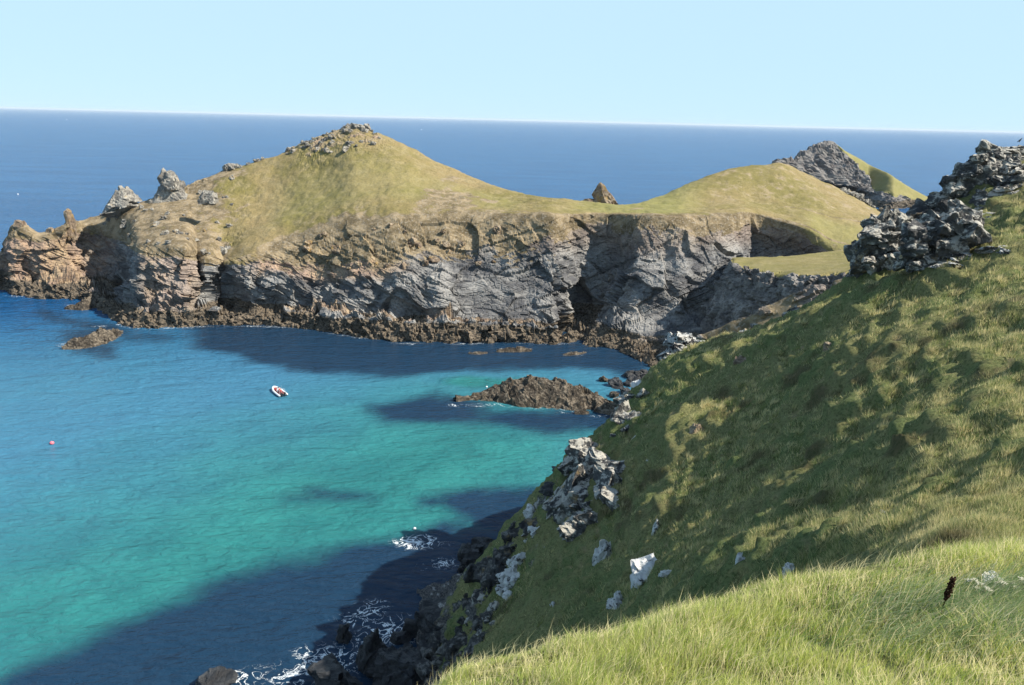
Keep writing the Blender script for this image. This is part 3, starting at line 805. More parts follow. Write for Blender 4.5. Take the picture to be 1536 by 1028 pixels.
def in_poly(x, y, poly):
    c = False
    for (ax, ay), (bx, by) in zip(poly, poly[1:] + poly[:1]):
        if (ay > y) != (by > y) and x < (bx - ax) * (y - ay) / (by - ay) + ax: c = not c
    return c

def outcrop(label, poly, n, smin, smax, seed, mat, Y=None, dY=0.0, core=(), flatz=0.9, proud=0.22, cat='rock outcrop', stretch=1.2):
    """a rock outcrop: an Empty at its foot with the blocks one can tell apart"""
    rs = np.random.default_rng(seed)
    pts = []
    for (x, y, w, h) in core: pts.append((x, y, w, h, True))
    x0, x1 = min(p[0] for p in poly), max(p[0] for p in poly); y0, y1 = min(p[1] for p in poly), max(p[1] for p in poly)
    tries = 0
    while len(pts) < n + len(core) and tries < 4000:
        tries += 1
        x, y = rs.uniform(x0, x1), rs.uniform(y0, y1)
        if in_poly(x, y, poly):
            s = smin + (smax - smin) * rs.random() ** 1.8
            pts.append((x, y, s * stretch, s * flatz * rs.uniform(.8, 1.2), False))
    e = link('rock_outcrop', None); e['label'] = label; e['category'] = cat
    blocks = []
    for k, (x, y, w, h, big) in enumerate(pts):
        p = None
        if Y is None:
            p = on_hill(x, y, 24)
        if p is None:
            p = at(x, y, (Y if Y is not None else 100) + dY + rs.uniform(-1.5, 1.5) * (0 if big else 1))
        mpp = np.linalg.norm(p - CAM) / FPX
        a = np.array([w * .5, w * .5 * rs.uniform(.7, 1.1), h * .5]) * mpp
        toward = (CAM - p) / np.linalg.norm(CAM - p)
        p = p + toward * (-0.5 if big else proud) * a[0] 
        blocks.append((p, a, big, (rs.uniform(-.3, .3), rs.uniform(.05, .5), rs.uniform(-.5, .5) + (0 if rs.random() < .5 else 3.14))))
    foot = np.mean([b[0] for b in blocks], 0); foot[2] = min(b[0][2] - b[1][2] for b in blocks)
    e.location = foot; e.empty_display_size = 0.5
    for k, (p, a, big, r) in enumerate(blocks):
        o = link('block', lib(mat, k + seed, 16 if big else 10), None, e)
        o.location = p - foot; o.scale = a; o.rotation_euler = r
    return e

outcrop('dark leaning crag speckled with lichen at the hillside edge above the cove', [(1284, 404), (1288, 368), (1302, 348), (1330, 326), (1348, 328), (1356, 350), (1350, 385), (1320, 404)], 26, 16, 34, 3, M_CRAG, Y=on_hill(1312, 424, 40)[1] + 2.5,
        core=((1316, 374, 66, 80), (1300, 392, 46, 50), (1332, 344, 48, 46), (1344, 376, 50, 70), (1292, 400, 34, 34), (1320, 408, 70, 34), (1354, 396, 50, 50)))
outcrop('low dark rocks in the cleft between the two hillside crags', [(1352, 350), (1366, 326), (1398, 318), (1420, 316), (1416, 340), (1372, 356)], 14, 12, 24, 5, M_DARK, Y=94, core=((1385, 338, 60, 34), (1362, 342, 36, 34), (1425, 330, 50, 40)))
outcrop('pale broken crag stepping down to the shaded grass hollow', [(1366, 400), (1368, 350), (1398, 334), (1450, 318), (1478, 330), (1450, 362), (1420, 384), (1385, 408)], 36, 14, 32, 7, M_CRAG, Y=on_hill(1400, 402, 40)[1] + 2.5, core=((1395, 374, 60, 60), (1425, 352, 70, 40), (1450, 338, 60, 34), (1380, 392, 40, 34)))
outcrop('jagged grey crag on the hillside skyline below the perched bird', [(1408, 302), (1426, 275), (1446, 256), (1466, 233), (1492, 224), (1532, 216), (1536, 236), (1500, 270), (1470, 300), (1440, 322), (1414, 330)], 44, 13, 34, 9, M_CRAG, Y=97,
        core=((1432, 290, 46, 46), (1455, 262, 50, 40), (1480, 244, 60, 34), (1424, 310, 40, 36), (1510, 234, 60, 24)))
outcrop('lichened blocks half buried in turf climbing to the skyline', [(1440, 335), (1455, 300), (1485, 268), (1520, 240), (1552, 226), (1552, 262), (1510, 300), (1480, 335)], 46, 9, 26, 15, M_CRAG, proud=0.1, flatz=0.55)
outcrop('flat white slabs breaking the turf below the skyline crag', [(1402, 404), (1430, 382), (1470, 370), (1512, 372), (1515, 384), (1470, 386), (1430, 400)], 22, 9, 26, 11, M_WHITE, flatz=0.4)
outcrop('sunlit white-topped rock knob at the edge of the grass slope', [(1000, 505), (1030, 506), (1052, 512), (1030, 535), (1012, 556), (998, 556)], 12, 12, 26, 13, M_WHITE, Y=109, core=((1016, 530, 34, 60), (1012, 510, 26, 24), (1040, 522, 40, 24)))
outcrop('black and white lichened rocks on the slope edge above the islet', [(914, 652), (920, 612), (938, 592), (975, 578), (962, 600), (946, 640), (926, 662)], 16, 11, 26, 17, M_CRAG, core=((928, 632, 28, 60), (944, 606, 40, 24)))
outcrop('large dark craggy outcrop with white lichen jutting from the shaded slope', [(842, 784), (838, 722), (850, 692), (880, 680), (905, 688), (932, 704), (926, 742), (905, 770), (868, 798)], 30, 20, 46, 19, M_CRAG,
        core=((868, 740, 62, 90), (900, 716, 54, 56), (862, 770, 46, 50), (886, 696, 50, 34)), proud=0.35)
outcrop('dark rock shoulder at the cliff edge against the turquoise water', [(808, 745), (806, 700), (822, 684), (850, 678), (848, 700), (832, 740)], 16, 12, 30, 23, M_WET, core=((824, 712, 40, 60),), proud=0.2)
outcrop('narrow rib of white rock running down the shaded slope', [(782, 826), (786, 770), (800, 754), (812, 756), (808, 800), (796, 830)], 16, 9, 20, 29, M_LICHEN, flatz=1.0, stretch=1.0)
outcrop('broken white rib of rock just above the dark shore boulders', [(744, 905), (752, 862), (770, 835), (786, 836), (780, 868), (764, 905)], 16, 10, 24, 31, M_LICHEN, flatz=1.0, stretch=1.0)
outcrop('grey stones scattered at the foot of the shaded slope', [(690, 960), (700, 905), (735, 880), (750, 915), (735, 960)], 18, 8, 20, 37, M_CRAG)
outcrop('dark broken rock face dropping to the humped shore boulder', [(690, 905), (705, 862), (745, 826), (786, 776), (806, 752), (800, 790), (765, 845), (738, 900), (702, 940)], 34, 14, 36, 43, M_DARK, proud=0.1)
outcrop('dark wet ledges at the very foot of the shaded slope', [(600, 1020), (640, 990), (690, 945), (735, 915), (735, 960), (690, 1000), (640, 1040)], 26, 16, 40, 47, M_DARK, proud=0.1)
outcrop('row of lichen stones along the brow of the spur', [(1110, 508), (1140, 484), (1190, 462), (1200, 470), (1150, 494), (1120, 512)], 18, 6, 14, 41, M_CRAG, Y=100)

# single pale stones in the shaded turf
for k, (x, y, w, h, lab) in enumerate((
    (983, 797, 11, 24, 'slim white stone upright in the shaded turf above the largest stone'),
    (903, 835, 20, 34, 'forked white stone in the turf left of the largest stone'),
    (971, 860, 50, 44, 'largest white lichen boulder half sunk in the shaded slope'),
    (1000, 866, 16, 16, 'small white stone touching the largest boulder'),
    (924, 908, 26, 28, 'rounded white stone below the largest boulder'),
    (1110, 852, 18, 28, 'split black and white stone in the dark turf'),
    (1185, 860, 15, 20, 'small pale wedge of stone near the sunlit grass lip'),
    (830, 911, 10, 12, 'tiny white stone low on the shaded slope'),
    (1325, 772, 14, 8, 'small flat white stone in the bramble-dark turf'),
    (1112, 541, 20, 10, 'tan flat stone in the sunlit upper turf'),
    (1045, 648, 20, 18, 'brown weathered stone in the shaded middle slope'),
    (960, 578, 26, 12, 'pale flat boulder at the slope edge by the cove'),
    (975, 692, 8, 9, 'tiny pale stone beside the large dark outcrop'),
    (952, 660, 9, 9, 'tiny pale stone below the slope-edge rocks'),
    (1245, 522, 14, 12, 'brown stone beside the thin sheep track'),
    (1505, 882, 40, 14, 'low lichened stone in the long foreground grass'),
    (1440, 898, 14, 9, 'small pale stone by the dead dock stalk'))):
    p = on_hill(x, y, 5 if y > 875 and x > 1300 else 24)
    if p is None: continue
    mpp = np.linalg.norm(p - CAM) / FPX
    tw = (CAM - p) / np.linalg.norm(CAM - p); p = p + tw * w * .15 * mpp; w *= 1.25; h *= 1.2
    rock('stone', lab, p, (w * .5 * mpp, w * .4 * mpp, h * .55 * mpp), M_LICHEN if 'brown' not in lab and 'tan' not in lab else M_STACK, 60 + k, 16, boxy=0.4, cat='stone')

# dark boulders at the foot of the near cliff
for k, (x, y, w, h, n, lab) in enumerate((
    (716, 834, 66, 66, 28, 'humped black boulder at the water edge under the rock shoulder'),
    (694, 880, 56, 50, 16, 'sloping black boulder below the humped one'),
    (655, 936, 100, 62, 28, 'big layered black slab of shore rock facing the foam'),
    (664, 966, 70, 44, 16, 'low dark boulder in front of the layered slab'),
    (560, 976, 62, 72, 28, 'tall rounded black boulder beside the pointed sea rock'),
    (590, 1000, 90, 60, 28, 'smooth dark boulder leaning on the tall rounded one'),
    (517, 946, 36, 40, 16, 'pointed black rock standing in the foam'),
    (505, 1020, 80, 44, 16, 'wide low black rock washed by the foam'),
    (322, 1024, 50, 22, 16, 'flat black rock awash away from the shore'),
    (600, 955, 24, 18, 10, 'small black rock in the foam below the layered slab'))):
    p = sea_at(x, min(y + h * .35, 1090))
    mpp = np.linalg.norm(p - CAM) / FPX
    rock('shore_boulder', lab, p + np.array([0, 0, h * .18 * mpp]), (w * .55 * mpp, w * .5 * mpp, h * .58 * mpp), M_WET, 120 + k, n, boxy=0.45, rough=0.95, peak=0.75 if 'pointed' in lab else 0.25, cat='boulder')

# skerries and the islet in the bay
def reef_rock(name, label, pts, mat, seed, height, width, per=8):
    """a long low reef: ridge line through sea points, broken by facets"""
    L = np.array([sea_at(*p) for p in pts]); hs = np.array(height, float)
    s = np.linspace(0, len(L) - 1, per * 14)
    c = pchip(np.arange(len(L)), L, s); hh = pchip(np.arange(len(L)), hs[:, None], s)[:, 0]; ww = pchip(np.arange(len(L)), np.array(width, float)[:, None], s)[:, 0]
    tg = np.gradient(c, axis=0); tg /= np.linalg.norm(tg, axis=1, keepdims=True) + 1e-9
    nr = np.stack([tg[:, 1], -tg[:, 0], 0 * tg[:, 0]], 1)
    v = np.linspace(-1, 1, 56)
    prof = (1 - np.abs(v) ** 1.5)
    P = c[None] + nr[None] * (v[:, None] * ww[None])[..., None] 
    P[..., 2] = prof[:, None] * (hh + 1.2)[None] - 1.2
    q = P.reshape(-1, 3)
    w_ = ss(-1.2, 0.5, q[:, 2])
    d = (1.2 * facet(q, 3.6, seed) + 0.6 * facet(q, 1.7, seed + 3) + 0.3 * facet(q, 0.8, seed + 6)) * w_ * min(1, max(hs) / 3)
    q[:, 2] += d; q[:, 0] += 0.5 * facet(q, 1.5, seed + 11)
    me = mesh_from('reef', q, grid_faces(56, len(s)))
    o = link(name, me, mat); o['label'] = label; o['category'] = 'rock'
    return o
reef_rock('islet', 'long craggy brown islet of tidal rock in the bay', ((682, 602), (715, 598), (750, 596), (795, 598), (850, 602), (890, 608), (925, 616), (960, 622)), M_TIDE, 700, (0.7, 1.3, 3.4, 5.4, 5.2, 2.6, 1.7, 1.7), (1, 2.5, 5, 7.5, 7.5, 6, 5, 4), 12)
reef_rock('skerry', 'low brown skerry off the headland cliff with foam at its end', ((94, 524), (120, 520), (150, 512), (182, 497)), M_TIDE, 710, (0.5, 2.8, 3.6, 0.6), (1, 4, 4.5, 2))
reef_rock('skerry', 'slanting rock spur between the shelf and the cove of the pinnacles', ((98, 463), (125, 463), (150, 455), (170, 448)), M_TIDE, 714, (0.6, 2.6, 4.5, 5.0), (2, 4, 5, 5))
reef_rock('skerry', 'tiny awash rock off the grey cliff with a foam trail', ((745, 528), (770, 527), (797, 527)), M_TIDE, 718, (0.4, 1.3, 0.5), (1, 1.8, 1))
reef_rock('skerry', 'smallest flat rock awash in the dark water', ((703, 531), (716, 531), (732, 530)), M_TIDE, 722, (0.3, 0.8, 0.3), (.8, 1.4, .8))
reef_rock('skerry', 'low rock at the mouth of the shaded cove', ((845, 533), (860, 532), (880, 529)), M_TIDE, 726, (0.3, 1.0, 0.4), (.8, 1.8, 1))
reef_rock('skerry', 'small brown rock in front of the islet', ((862, 621), (872, 620), (884, 620)), M_TIDE, 730, (0.4, 1.4, 0.5), (.8, 1.4, 1))

# boulders where the islet meets the near cliff
for k, (x, y, w) in enumerate(((905, 566, 16), (925, 575, 22), (945, 560, 20), (948, 572, 26), (920, 590, 14), (965, 562, 24), (938, 585, 18), (985, 560, 26))):
    p = sea_at(x, y + 5); mpp = np.linalg.norm(p - CAM) / FPX
    rock('boulder', 'boulder jumbled in the shade behind the islet', p + np.array([0, 0, .4]), (w * .5 * mpp, w * .5 * mpp, w * .42 * mpp), M_TIDE if k in (0, 4) else M_WET, 160 + k, 10, cat='boulder', group='boulders behind the islet')

# pinnacles on the western arm, ridge stacks, stack behind the saddle
def pinnacle(label, x, yt, yb, w, Y, seed, mat, peak=0.8, boxy=0.6, name='rock_pinnacle', depth=0.9, lean=0.0):
    T = at(x, yt, Y); B = at(x, yb, Y); mpp = np.linalg.norm(T - CAM) / FPX
    hgt = (T[2] - B[2]); c = (T + B) / 2 - np.array([0, 0, hgt * .12])
    return rock(name, label, c, (w * .5 * mpp, w * .5 * depth * mpp, hgt * .62), mat, seed, 28, rot=(0, 0, 0), boxy=boxy, rough=0.8, peak=peak, cat='rock pinnacle', lean=lean)
def hY(px, l): return on_headland(px, l)[1]
pinnacle('thick ochre pinnacle capped with yellow lichen at the headland tip', 31, 331, 362, 34, hY(31, 7.5), 301, M_STACK, 0.55)
pinnacle('short ochre tooth between the two pinnacles', 76, 341, 362, 20, hY(76, 7.5), 302, M_STACK, 0.6)
pinnacle('slender finger of ochre rock beside the dark recess', 104, 315, 350, 17, hY(104, 7.5), 303, M_STACK, 0.45)
pinnacle('leaning grey tor on the ridge above the dark recess', 188, 276, 318, 62, hY(187, 7.5), 317, M_FARROCK, 0.82, 0.6, lean=-.12)
pinnacle('squat grey tor higher on the ridge', 260, 257, 298, 66, hY(261, 7.6), 305, M_FARROCK, 0.75, 0.7, lean=-.05)
pinnacle('sharp brown sea stack peeping over the grassy saddle', 914, 278, 338, 120, 330, 308, M_STACK, 0.97, 0.75, 'sea_stack', lean=-.22)
pinnacle('blocky outcrop of grey rock on the brown shoulder', 312, 284, 302, 26, hY(312, 6.7), 307, M_FARROCK, 0.4)

rs = np.random.default_rng(5)
spots = []
for k in range(70):                                    # rocks crowning the hill
    px = 430 + 140 * rs.random(); spots.append((px, 7.99 - 0.62 * rs.random() ** 1.3 * (1 - abs(px - 520) / 130), rs.uniform(.5, 1.5), 'grey rock among the jagged rocks crowning the western hilltop', 'rocks crowning the hilltop'))
for px, s_ in ((536, 2.4), (524, 1.8), (548, 2.0), (556, 1.4), (515, 1.5), (500, 1.2)):
    spots.append((px, 7.97, s_, 'grey rock among the jagged rocks crowning the western hilltop', 'rocks crowning the hilltop'))
for px, s_ in ((342, 2.2), (350, 2.6), (358, 2.0), (386, 1.6), (395, 1.2), (372, 1.2)):
    spots.append((px, 7.96, s_, 'small grey rock on the ridge line between the tor and the hilltop', 'small rocks along the ridge line'))
for k in range(46):
    spots.append((150 + 200 * rs.random(), 6.0 + 1.8 * rs.random(), rs.uniform(.6, 1.5), 'weathered stone strewn over the brown western slope', 'stones on the brown slope'))
for k in range(26):
    px = 1258 + 68 * rs.random(); spots.append((px, 7.98 - .12 * rs.random(), rs.uniform(.9, 2.4), 'pale rock along the seaward brow of the eastern hill', 'rocks on the eastern brow'))
for k in range(26):
    spots.append((430 + 330 * rs.random(), 4.9 + 1.0 * rs.random(), rs.uniform(.7, 1.9), 'pinkish rock poking from the cliff-top scrub', 'rocks in the cliff-top scrub'))
for k, (px, l, s_, lab, grp) in enumerate(spots):
    m = M_STACK if 'pinkish' in lab else M_FARROCK
    o = link('rock', lib(m, k, 10, 0.5))
    o.location = on_headland(px, l) + np.array([0, 0, s_ * .15]); o.scale = (s_ * rs.uniform(.8, 1.2), s_ * rs.uniform(.7, 1.1), s_ * rs.uniform(.55, 1.0)); o.rotation_euler = euler(rs)
    o['label'] = lab; o['category'] = 'rock'; o['group'] = grp

# ================================================================== GRASS
def blades(name, label, x, y, h, wid, lean, tone, mat, segs=2, seed=1, stems=False):
    rs = np.random.default_rng(seed); n = len(x)
    z = hill_z(x, y) - 0.03
    ph = rs.uniform(0, 2 * math.pi, n)
    side = np.stack([np.cos(ph), np.sin(ph), 0 * ph], 1) * (wid / 2)[:, None]
    B = np.stack([x, y, z], 1)
    up = np.array([0, 0, 1.0])
    tip = B + up * (h * np.sqrt(np.clip(1 - 0.5 * (lean ** 2).sum(1), .2, 1)))[:, None] + np.column_stack([lean * h[:, None], 0 * h])
    if segs == 1:
        V = np.stack([B - side, B + side, tip], 1).reshape(-1, 3); F = np.arange(3 * n).reshape(-1, 3); k = 3
    else:
        mid = B + up * (0.58 * h)[:, None] + np.column_stack([lean * (0.30 * h)[:, None], 0 * h])
        V = np.stack([B - side, B + side, mid - side * .8, mid + side * .8, tip], 1).reshape(-1, 3)
        b = 5 * np.arange(n)[:, None]
        F = np.concatenate([b + np.array([[0, 1, 3]]), b + np.array([[0, 3, 2]]), b + np.array([[2, 3, 4]])]); k = 5
    me = mesh_from(name, V, F, smooth=False)
    attr(me, 'tone', np.repeat(tone, k))
    o = link(name, me, mat, kind='stuff'); o['label'] = label; o['category'] = 'grass'
    return o

rs = np.random.default_rng(21)
n = 248000
gy_ = 6.5 + 15.5 * rs.random(n) ** 0.85
gx_ = -5.5 + (gy_ * 0.80 + 8.5) * rs.random(n)
pp = np.stack([gx_, gy_, 0 * gx_], 1)
cl = fbm(pp, 1.6, 3, 400); cl2 = fbm(pp, 0.5, 2, 410)
keep = rs.random(n) < 0.78 + 0.5 * cl2
gx_, gy_, cl, cl2 = gx_[keep], gy_[keep], cl[keep], cl2[keep]
n = len(gx_)
hh = np.clip(0.31 + 0.34 * cl + 0.10 * cl2, .09, .7) * rs.uniform(.55, 1.25, n)
wd = fbm(np.stack([gx_, gy_, 0 * gx_], 1), 2.5, 2, 420)
lean = np.stack([0.5 + 0.8 * wd + rs.normal(0, .3, n), 0.12 + rs.normal(0, .3, n)], 1)
blades('meadow_grass', 'long windblown sunlit grass on the foreground shoulder', gx_, gy_, hh, rs.uniform(.006, .013, n), np.clip(lean, -.9, 1.1), rs.random(n) + 0.1 * cl, M_BLADE, 2, 31)
n = 2600                                                # taller seeding stems
gy_ = 7 + 12 * rs.random(n); gx_ = -4.5 + (gy_ * 0.8 + 7.5) * rs.random(n)
lean = np.stack([0.45 + rs.normal(0, .25, n), rs.normal(0, .2, n)], 1)
blades('seeding_grass', 'tall dry seeding grass stems among the foreground grass', gx_, gy_, rs.uniform(.5, .8, n), rs.uniform(.008, .014, n), np.clip(lean, -.8, .9), np.full(n, 1.3), M_BLADE, 2, 33)

n = 30000                                               # dead thatch lying in the sward
gy_ = 7 + 13 * rs.random(n); gx_ = -5 + (gy_ * 0.8 + 8) * rs.random(n)
kp = fbm(np.stack([gx_, gy_, 0 * gx_], 1), 0.9, 3, 450) > 0.05
gx_, gy_ = gx_[kp], gy_[kp]; n = len(gx_)
a = rs.uniform(0, 6.283, n)
blades('dead_thatch', 'bleached dead thatch lying among the foreground grass', gx_, gy_, rs.uniform(.2, .45, n), rs.uniform(.007, .014, n), np.stack([np.cos(a) * .75 + .3, np.sin(a) * .75], 1), np.full(n, 1.35), M_BLADE, 2, 39)
n = 16000                                               # rank bluish grass bent over by the wind round the stone
gx_ = rs.normal(9.6, 1.5, n); gy_ = rs.normal(11.6, .75, n)
lean = np.stack([0.85 + rs.normal(0, .22, n), 0.1 + rs.normal(0, .22, n)], 1)
blades('rank_grass', 'rank bluish grass bent over beside the low lichened stone', gx_, gy_, rs.uniform(.3, .7, n), rs.uniform(.007, .013, n), np.clip(lean, -.5, 1.15), rs.random(n), M_RANK, 2, 37)
n = 640000
u = rs.random(n); y0, y1 = 17.0, 118.0
gy_ = 1 / (1 / y0 * (1 - u) + u / y1)                    # thinner with distance, as seen
gx_ = -0.30 * gy_ + 1.05 * gy_ * rs.random(n)
z = hill_z(gx_, gy_)
pp = np.stack([gx_, gy_, z], 1)
st = hill_z(gx_ + .6, gy_) - hill_z(gx_ - .6, gy_); sy_ = hill_z(gx_, gy_ + .6) - hill_z(gx_, gy_ - .6)
slope = np.hypot(st, sy_) / 1.2
cl = fbm(pp, 1.3, 3, 430)
keep = (z > 4 + 3 * rs.random(n)) & (slope < 1.9) & (rs.random(n) < .8 + .6 * cl)
gx_, gy_, cl, st, sy_ = gx_[keep], gy_[keep], cl[keep], st[keep], sy_[keep]; n = len(gx_)
hh = np.clip(.34 + .36 * cl, .12, .8) * rs.uniform(.6, 1.3, n)
lean = np.stack([-.35 * st + .25 + rs.normal(0, .35, n), -.35 * sy_ + rs.normal(0, .35, n)], 1)
blades('hill_grass', 'tussocky grass covering the near hillside', gx_, gy_, hh, .012 + .00075 * gy_ * rs.uniform(.6, 1.3, n), np.clip(lean, -1, 1), rs.random(n) + .15 * cl, M_TUFT, 1, 41)

# coarse tussocks standing out of the turf
n = 11000; m = 36
u = rs.random(n); cy = 1 / (1 / 19.0 * (1 - u) + u / 112.0); cx = -0.22 * cy + 0.95 * cy * rs.random(n)
cz = hill_z(cx, cy)
ok = (cz > 7) & (fbm(np.stack([cx, cy, cz], 1), 6.0, 2, 440) > -0.25)
cx, cy = cx[ok], cy[ok]; n = len(cx)
sz = rs.uniform(.5, 1.3, n) * (0.75 + 0.006 * cy); tn = rs.uniform(.1, 1.25, n)
k = np.repeat(np.arange(n), m); a = rs.uniform(0, 6.283, n * m); r_ = rs.random(n * m) ** .6
bx = cx[k] + np.cos(a) * r_ * .28 * sz[k]; by = cy[k] + np.sin(a) * r_ * .28 * sz[k]
lean = np.stack([np.cos(a) * r_ * .8 + .25, np.sin(a) * r_ * .8], 1)
blades('tussock_grass', 'coarse tussocks of grass dotted over the near hillside', bx, by, (.62 - .25 * r_) * sz[k] * rs.uniform(.7, 1.15, n * m), (.014 + .0007 * by), np.clip(lean, -1, 1), tn[k] * .75 + .25 * rs.random(n * m), M_TUFT, 1, 43)

# ================================================================== PLANTS BY THE LIP
def tube(V, F, pts, r):
    k0 = sum(len(v) for v in V); pts = np.array(pts, float); m = len(pts); r = np.broadcast_to(r, (m,))
    a = np.linspace(0, 2 * math.pi, 7)[:-1]
    ring = np.stack([np.cos(a), np.sin(a), 0 * a], 1)
    tg = np.gradient(pts, axis=0); 
    for i in range(m):
        t_ = tg[i] / (np.linalg.norm(tg[i]) + 1e-9); s1 = np.cross(t_, [0.3, 1, .1]); s1 /= np.linalg.norm(s1); s2 = np.cross(t_, s1)
        V.append(pts[i] + r[i] * (ring[:, :1] * s1 + ring[:, 1:2] * s2))
    for i in range(m - 1):
        for j in range(6):
            F.append((k0 + i * 6 + j, k0 + i * 6 + (j + 1) % 6, k0 + (i + 1) * 6 + (j + 1) % 6, k0 + (i + 1) * 6 + j))
M_DOCK = plain('dead_dock_brown', (0.045, 0.024, 0.015), 0.9, 0.1, 0.3, 40)
M_STEM = plain('dry_stem', (0.20, 0.15, 0.07), 0.9, 0.1, 0.2, 20)
M_UMB = plain('cream_umbel', (0.46, 0.45, 0.34), 0.9, 0.1, 0.3, 30)
M_LEAF = plain('umbel_leaf', (0.07, 0.13, 0.03), 0.8, 0.2, 0.2, 20)
p = on_hill(1407, 935, 6)
dock = link('dead_dock_plant', None); dock.location = p; dock.scale = (1.1, 1.1, 1.25); dock['label'] = 'dead dark brown dock seed stalk standing in the foreground grass'; dock['category'] = 'plant'
V, F = [], []; tube(V, F, [(0, 0, -.1), (.02, 0, .25), (.07, .01, .5), (.10, .01, .72)], [.010, .009, .007, .004])
link('stem', mesh_from('stem', np.concatenate(V), np.array(F)), M_DOCK, dock)
rs = np.random.default_rng(77)
cv, cf = CS[2]; cvn = cv / np.linalg.norm(cv, axis=1, keepdims=True)
V, F = [], []
for k in range(230):
    tt = rs.uniform(.30, 1.0); c = np.array([.02 + .085 * tt, .01, .22 + .52 * tt]); rr = .055 * math.sin(min(1, (tt - .22) / .6) * 2.3)
    a = rs.uniform(0, 6.28); c = c + rr * rs.random() ** .5 * np.array([math.cos(a), math.sin(a), rs.uniform(-.3, .3)])
    V.append(c + cvn * np.array([.011, .011, .014]) * rs.uniform(.7, 1.4)); F.append(cf + k * len(cvn))
link('seed_head', mesh_from('seed_head', np.concatenate(V), np.concatenate(F)), M_DOCK, dock)
for k, (x, y, lab) in enumerate(((1462, 892, 'cream-flowered umbel plant next to the dead dock stalk'), (1500, 884, 'cream-flowered umbel plant against the low lichened stone'), (1525, 890, 'cream-flowered umbel plant on the far side of the low lichened stone'))):
    p = on_hill(x, y + 12, 6)
    pl = link('umbel_plant', None); pl.location = p; pl['label'] = lab; pl['category'] = 'plant'
    V, F = [], []
    heads = [(rs.uniform(-.28, .28), rs.uniform(-.2, .2), rs.uniform(.26, .44)) for _ in range(7)]
    for (hx, hy, hz_) in heads:
        tube(V, F, [(0, 0, -.05), (hx * .5, hy * .5, hz_ * .6), (hx, hy, hz_)], [.005, .004, .003])
        UV, UF = [], []
        for q in range(26):
            a = rs.uniform(0, 6.28); r_ = .06 * rs.random() ** .5
            UV.append(np.array([hx + r_ * math.cos(a), hy + r_ * math.sin(a), hz_ + .012 - 2 * r_ * r_]) + cvn * np.array([.012, .012, .006])); UF.append(cf + len(UF) * len(cvn))
        link('flower_head', mesh_from('flower_head', np.concatenate(UV), np.concatenate(UF)), M_UMB, pl)
    link('stem', mesh_from('stem', np.concatenate(V), np.array(F)), M_LEAF, pl)

# ================================================================== BOAT, PEOPLE, BUOYS, BIRD
M_TUBE = plain('pale_hypalon', (0.78, 0.79, 0.80), 0.5, 0.4, 0.04)
M_HULL = plain('grey_hull', (0.30, 0.31, 0.33), 0.5, 0.4, 0.06)
M_DECK = plain('red_deck', (0.42, 0.13, 0.12), 0.7, 0.3, 0.12)
M_BLACK = plain('engine_black', (0.015, 0.016, 0.018), 0.35, 0.5, 0.05)
M_STEEL = plain('steel_frame', (0.55, 0.56, 0.58), 0.3, 0.6, 0.05)
M_RED = plain('red_jacket', (0.50, 0.06, 0.05), 0.8, 0.2, 0.12)
M_SKIN = plain('skin', (0.50, 0.31, 0.23), 0.6, 0.3, 0.05)
M_NAVY = plain('navy_cloth', (0.03, 0.04, 0.08), 0.8, 0.2, 0.1)
M_HAIR = plain('brown_hair', (0.06, 0.035, 0.02), 0.8, 0.2, 0.1)
b0, b1 = sea_at(430, 599), sea_at(407, 581)
yaw = math.atan2(b1[1] - b0[1], b1[0] - b0[0])
boat = link('inflatable_boat', None); boat.location = (b0 + b1) / 2; boat.rotation_euler = (0, 0, yaw); boat.scale = (.88, .88, .88)
boat['label'] = 'white rigid inflatable boat with red deck drifting in the bay'; boat['category'] = 'boat'
def quick(name, parts, mat, parent):
    V = np.concatenate([v for v, f in parts]); off = 0; FF = []
    for v, f in parts: FF.append(np.asarray(f) + off); off += len(v)
    return link(name, mesh_from(name, V, np.concatenate(FF), True), mat, parent)
def box(c, d, taper=0.0):
    v, f = CS[6]; q = v.copy()
    r = np.maximum(np.abs(q).max(1, keepdims=True), 1e-9); q = q * .86 + .14 * q / np.linalg.norm(q, axis=1, keepdims=True)
    q = q * np.array(d) / 2
    if taper: q[:, :2] *= (1 - taper * (v[:, 2:3] * .5 + .5))
    return q + np.array(c), f
path = [(-4.0, 1.15, .45), (-3.2, 1.18, .45), (-1, 1.22, .46), (1.2, 1.15, .52), (2.6, .85, .64), (3.5, .42, .78), (3.85, 0, .84)]
path = path + [(x, -y, z) for (x, y, z) in path[-2::-1]]
pth = pchip(np.arange(len(path)), np.array(path), np.linspace(0, len(path) - 1, 60))
V, F = [], []; rr = np.full(60, .30); rr[:3] = (.10, .22, .28); rr[-3:] = (.28, .22, .10); tube(V, F, pth, rr)
quick('tube', [(np.concatenate(V), np.array(F))], M_TUBE, boat)
hx = np.linspace(-3.4, 3.6, 24); hv = []
for x in hx:
    w_ = 1.05 * (1 - max(0, (x - .8) / 2.9) ** 2.2); k_ = -.35 + .9 * max(0, (x - 1) / 2.6) ** 2
    hv.append([(x, w_, .42 + .3 * max(0, (x - 1) / 2.6)), (x, w_ * .75, .05 + k_ * .2), (x, 0, k_), (x, -w_ * .75, .05 + k_ * .2), (x, -w_, .42 + .3 * max(0, (x - 1) / 2.6))])
hv = np.array(hv)
quick('hull', [(hv.reshape(-1, 3), grid_faces(24, 5))], M_HULL, boat)
dk = np.array([[(x, s_ * .98 * (1 - max(0, (x - .8) / 2.9) ** 2.2), .34 + .24 * max(0, (x - 1) / 2.6)) for s_ in (-1, -.3, .3, 1)] for x in hx])
quick('deck', [(dk.reshape(-1, 3), grid_faces(24, 4))], M_DECK, boat)
quick('transom', [box((-3.4, 0, .45), (.12, 2.0, .7))], M_HULL, boat)
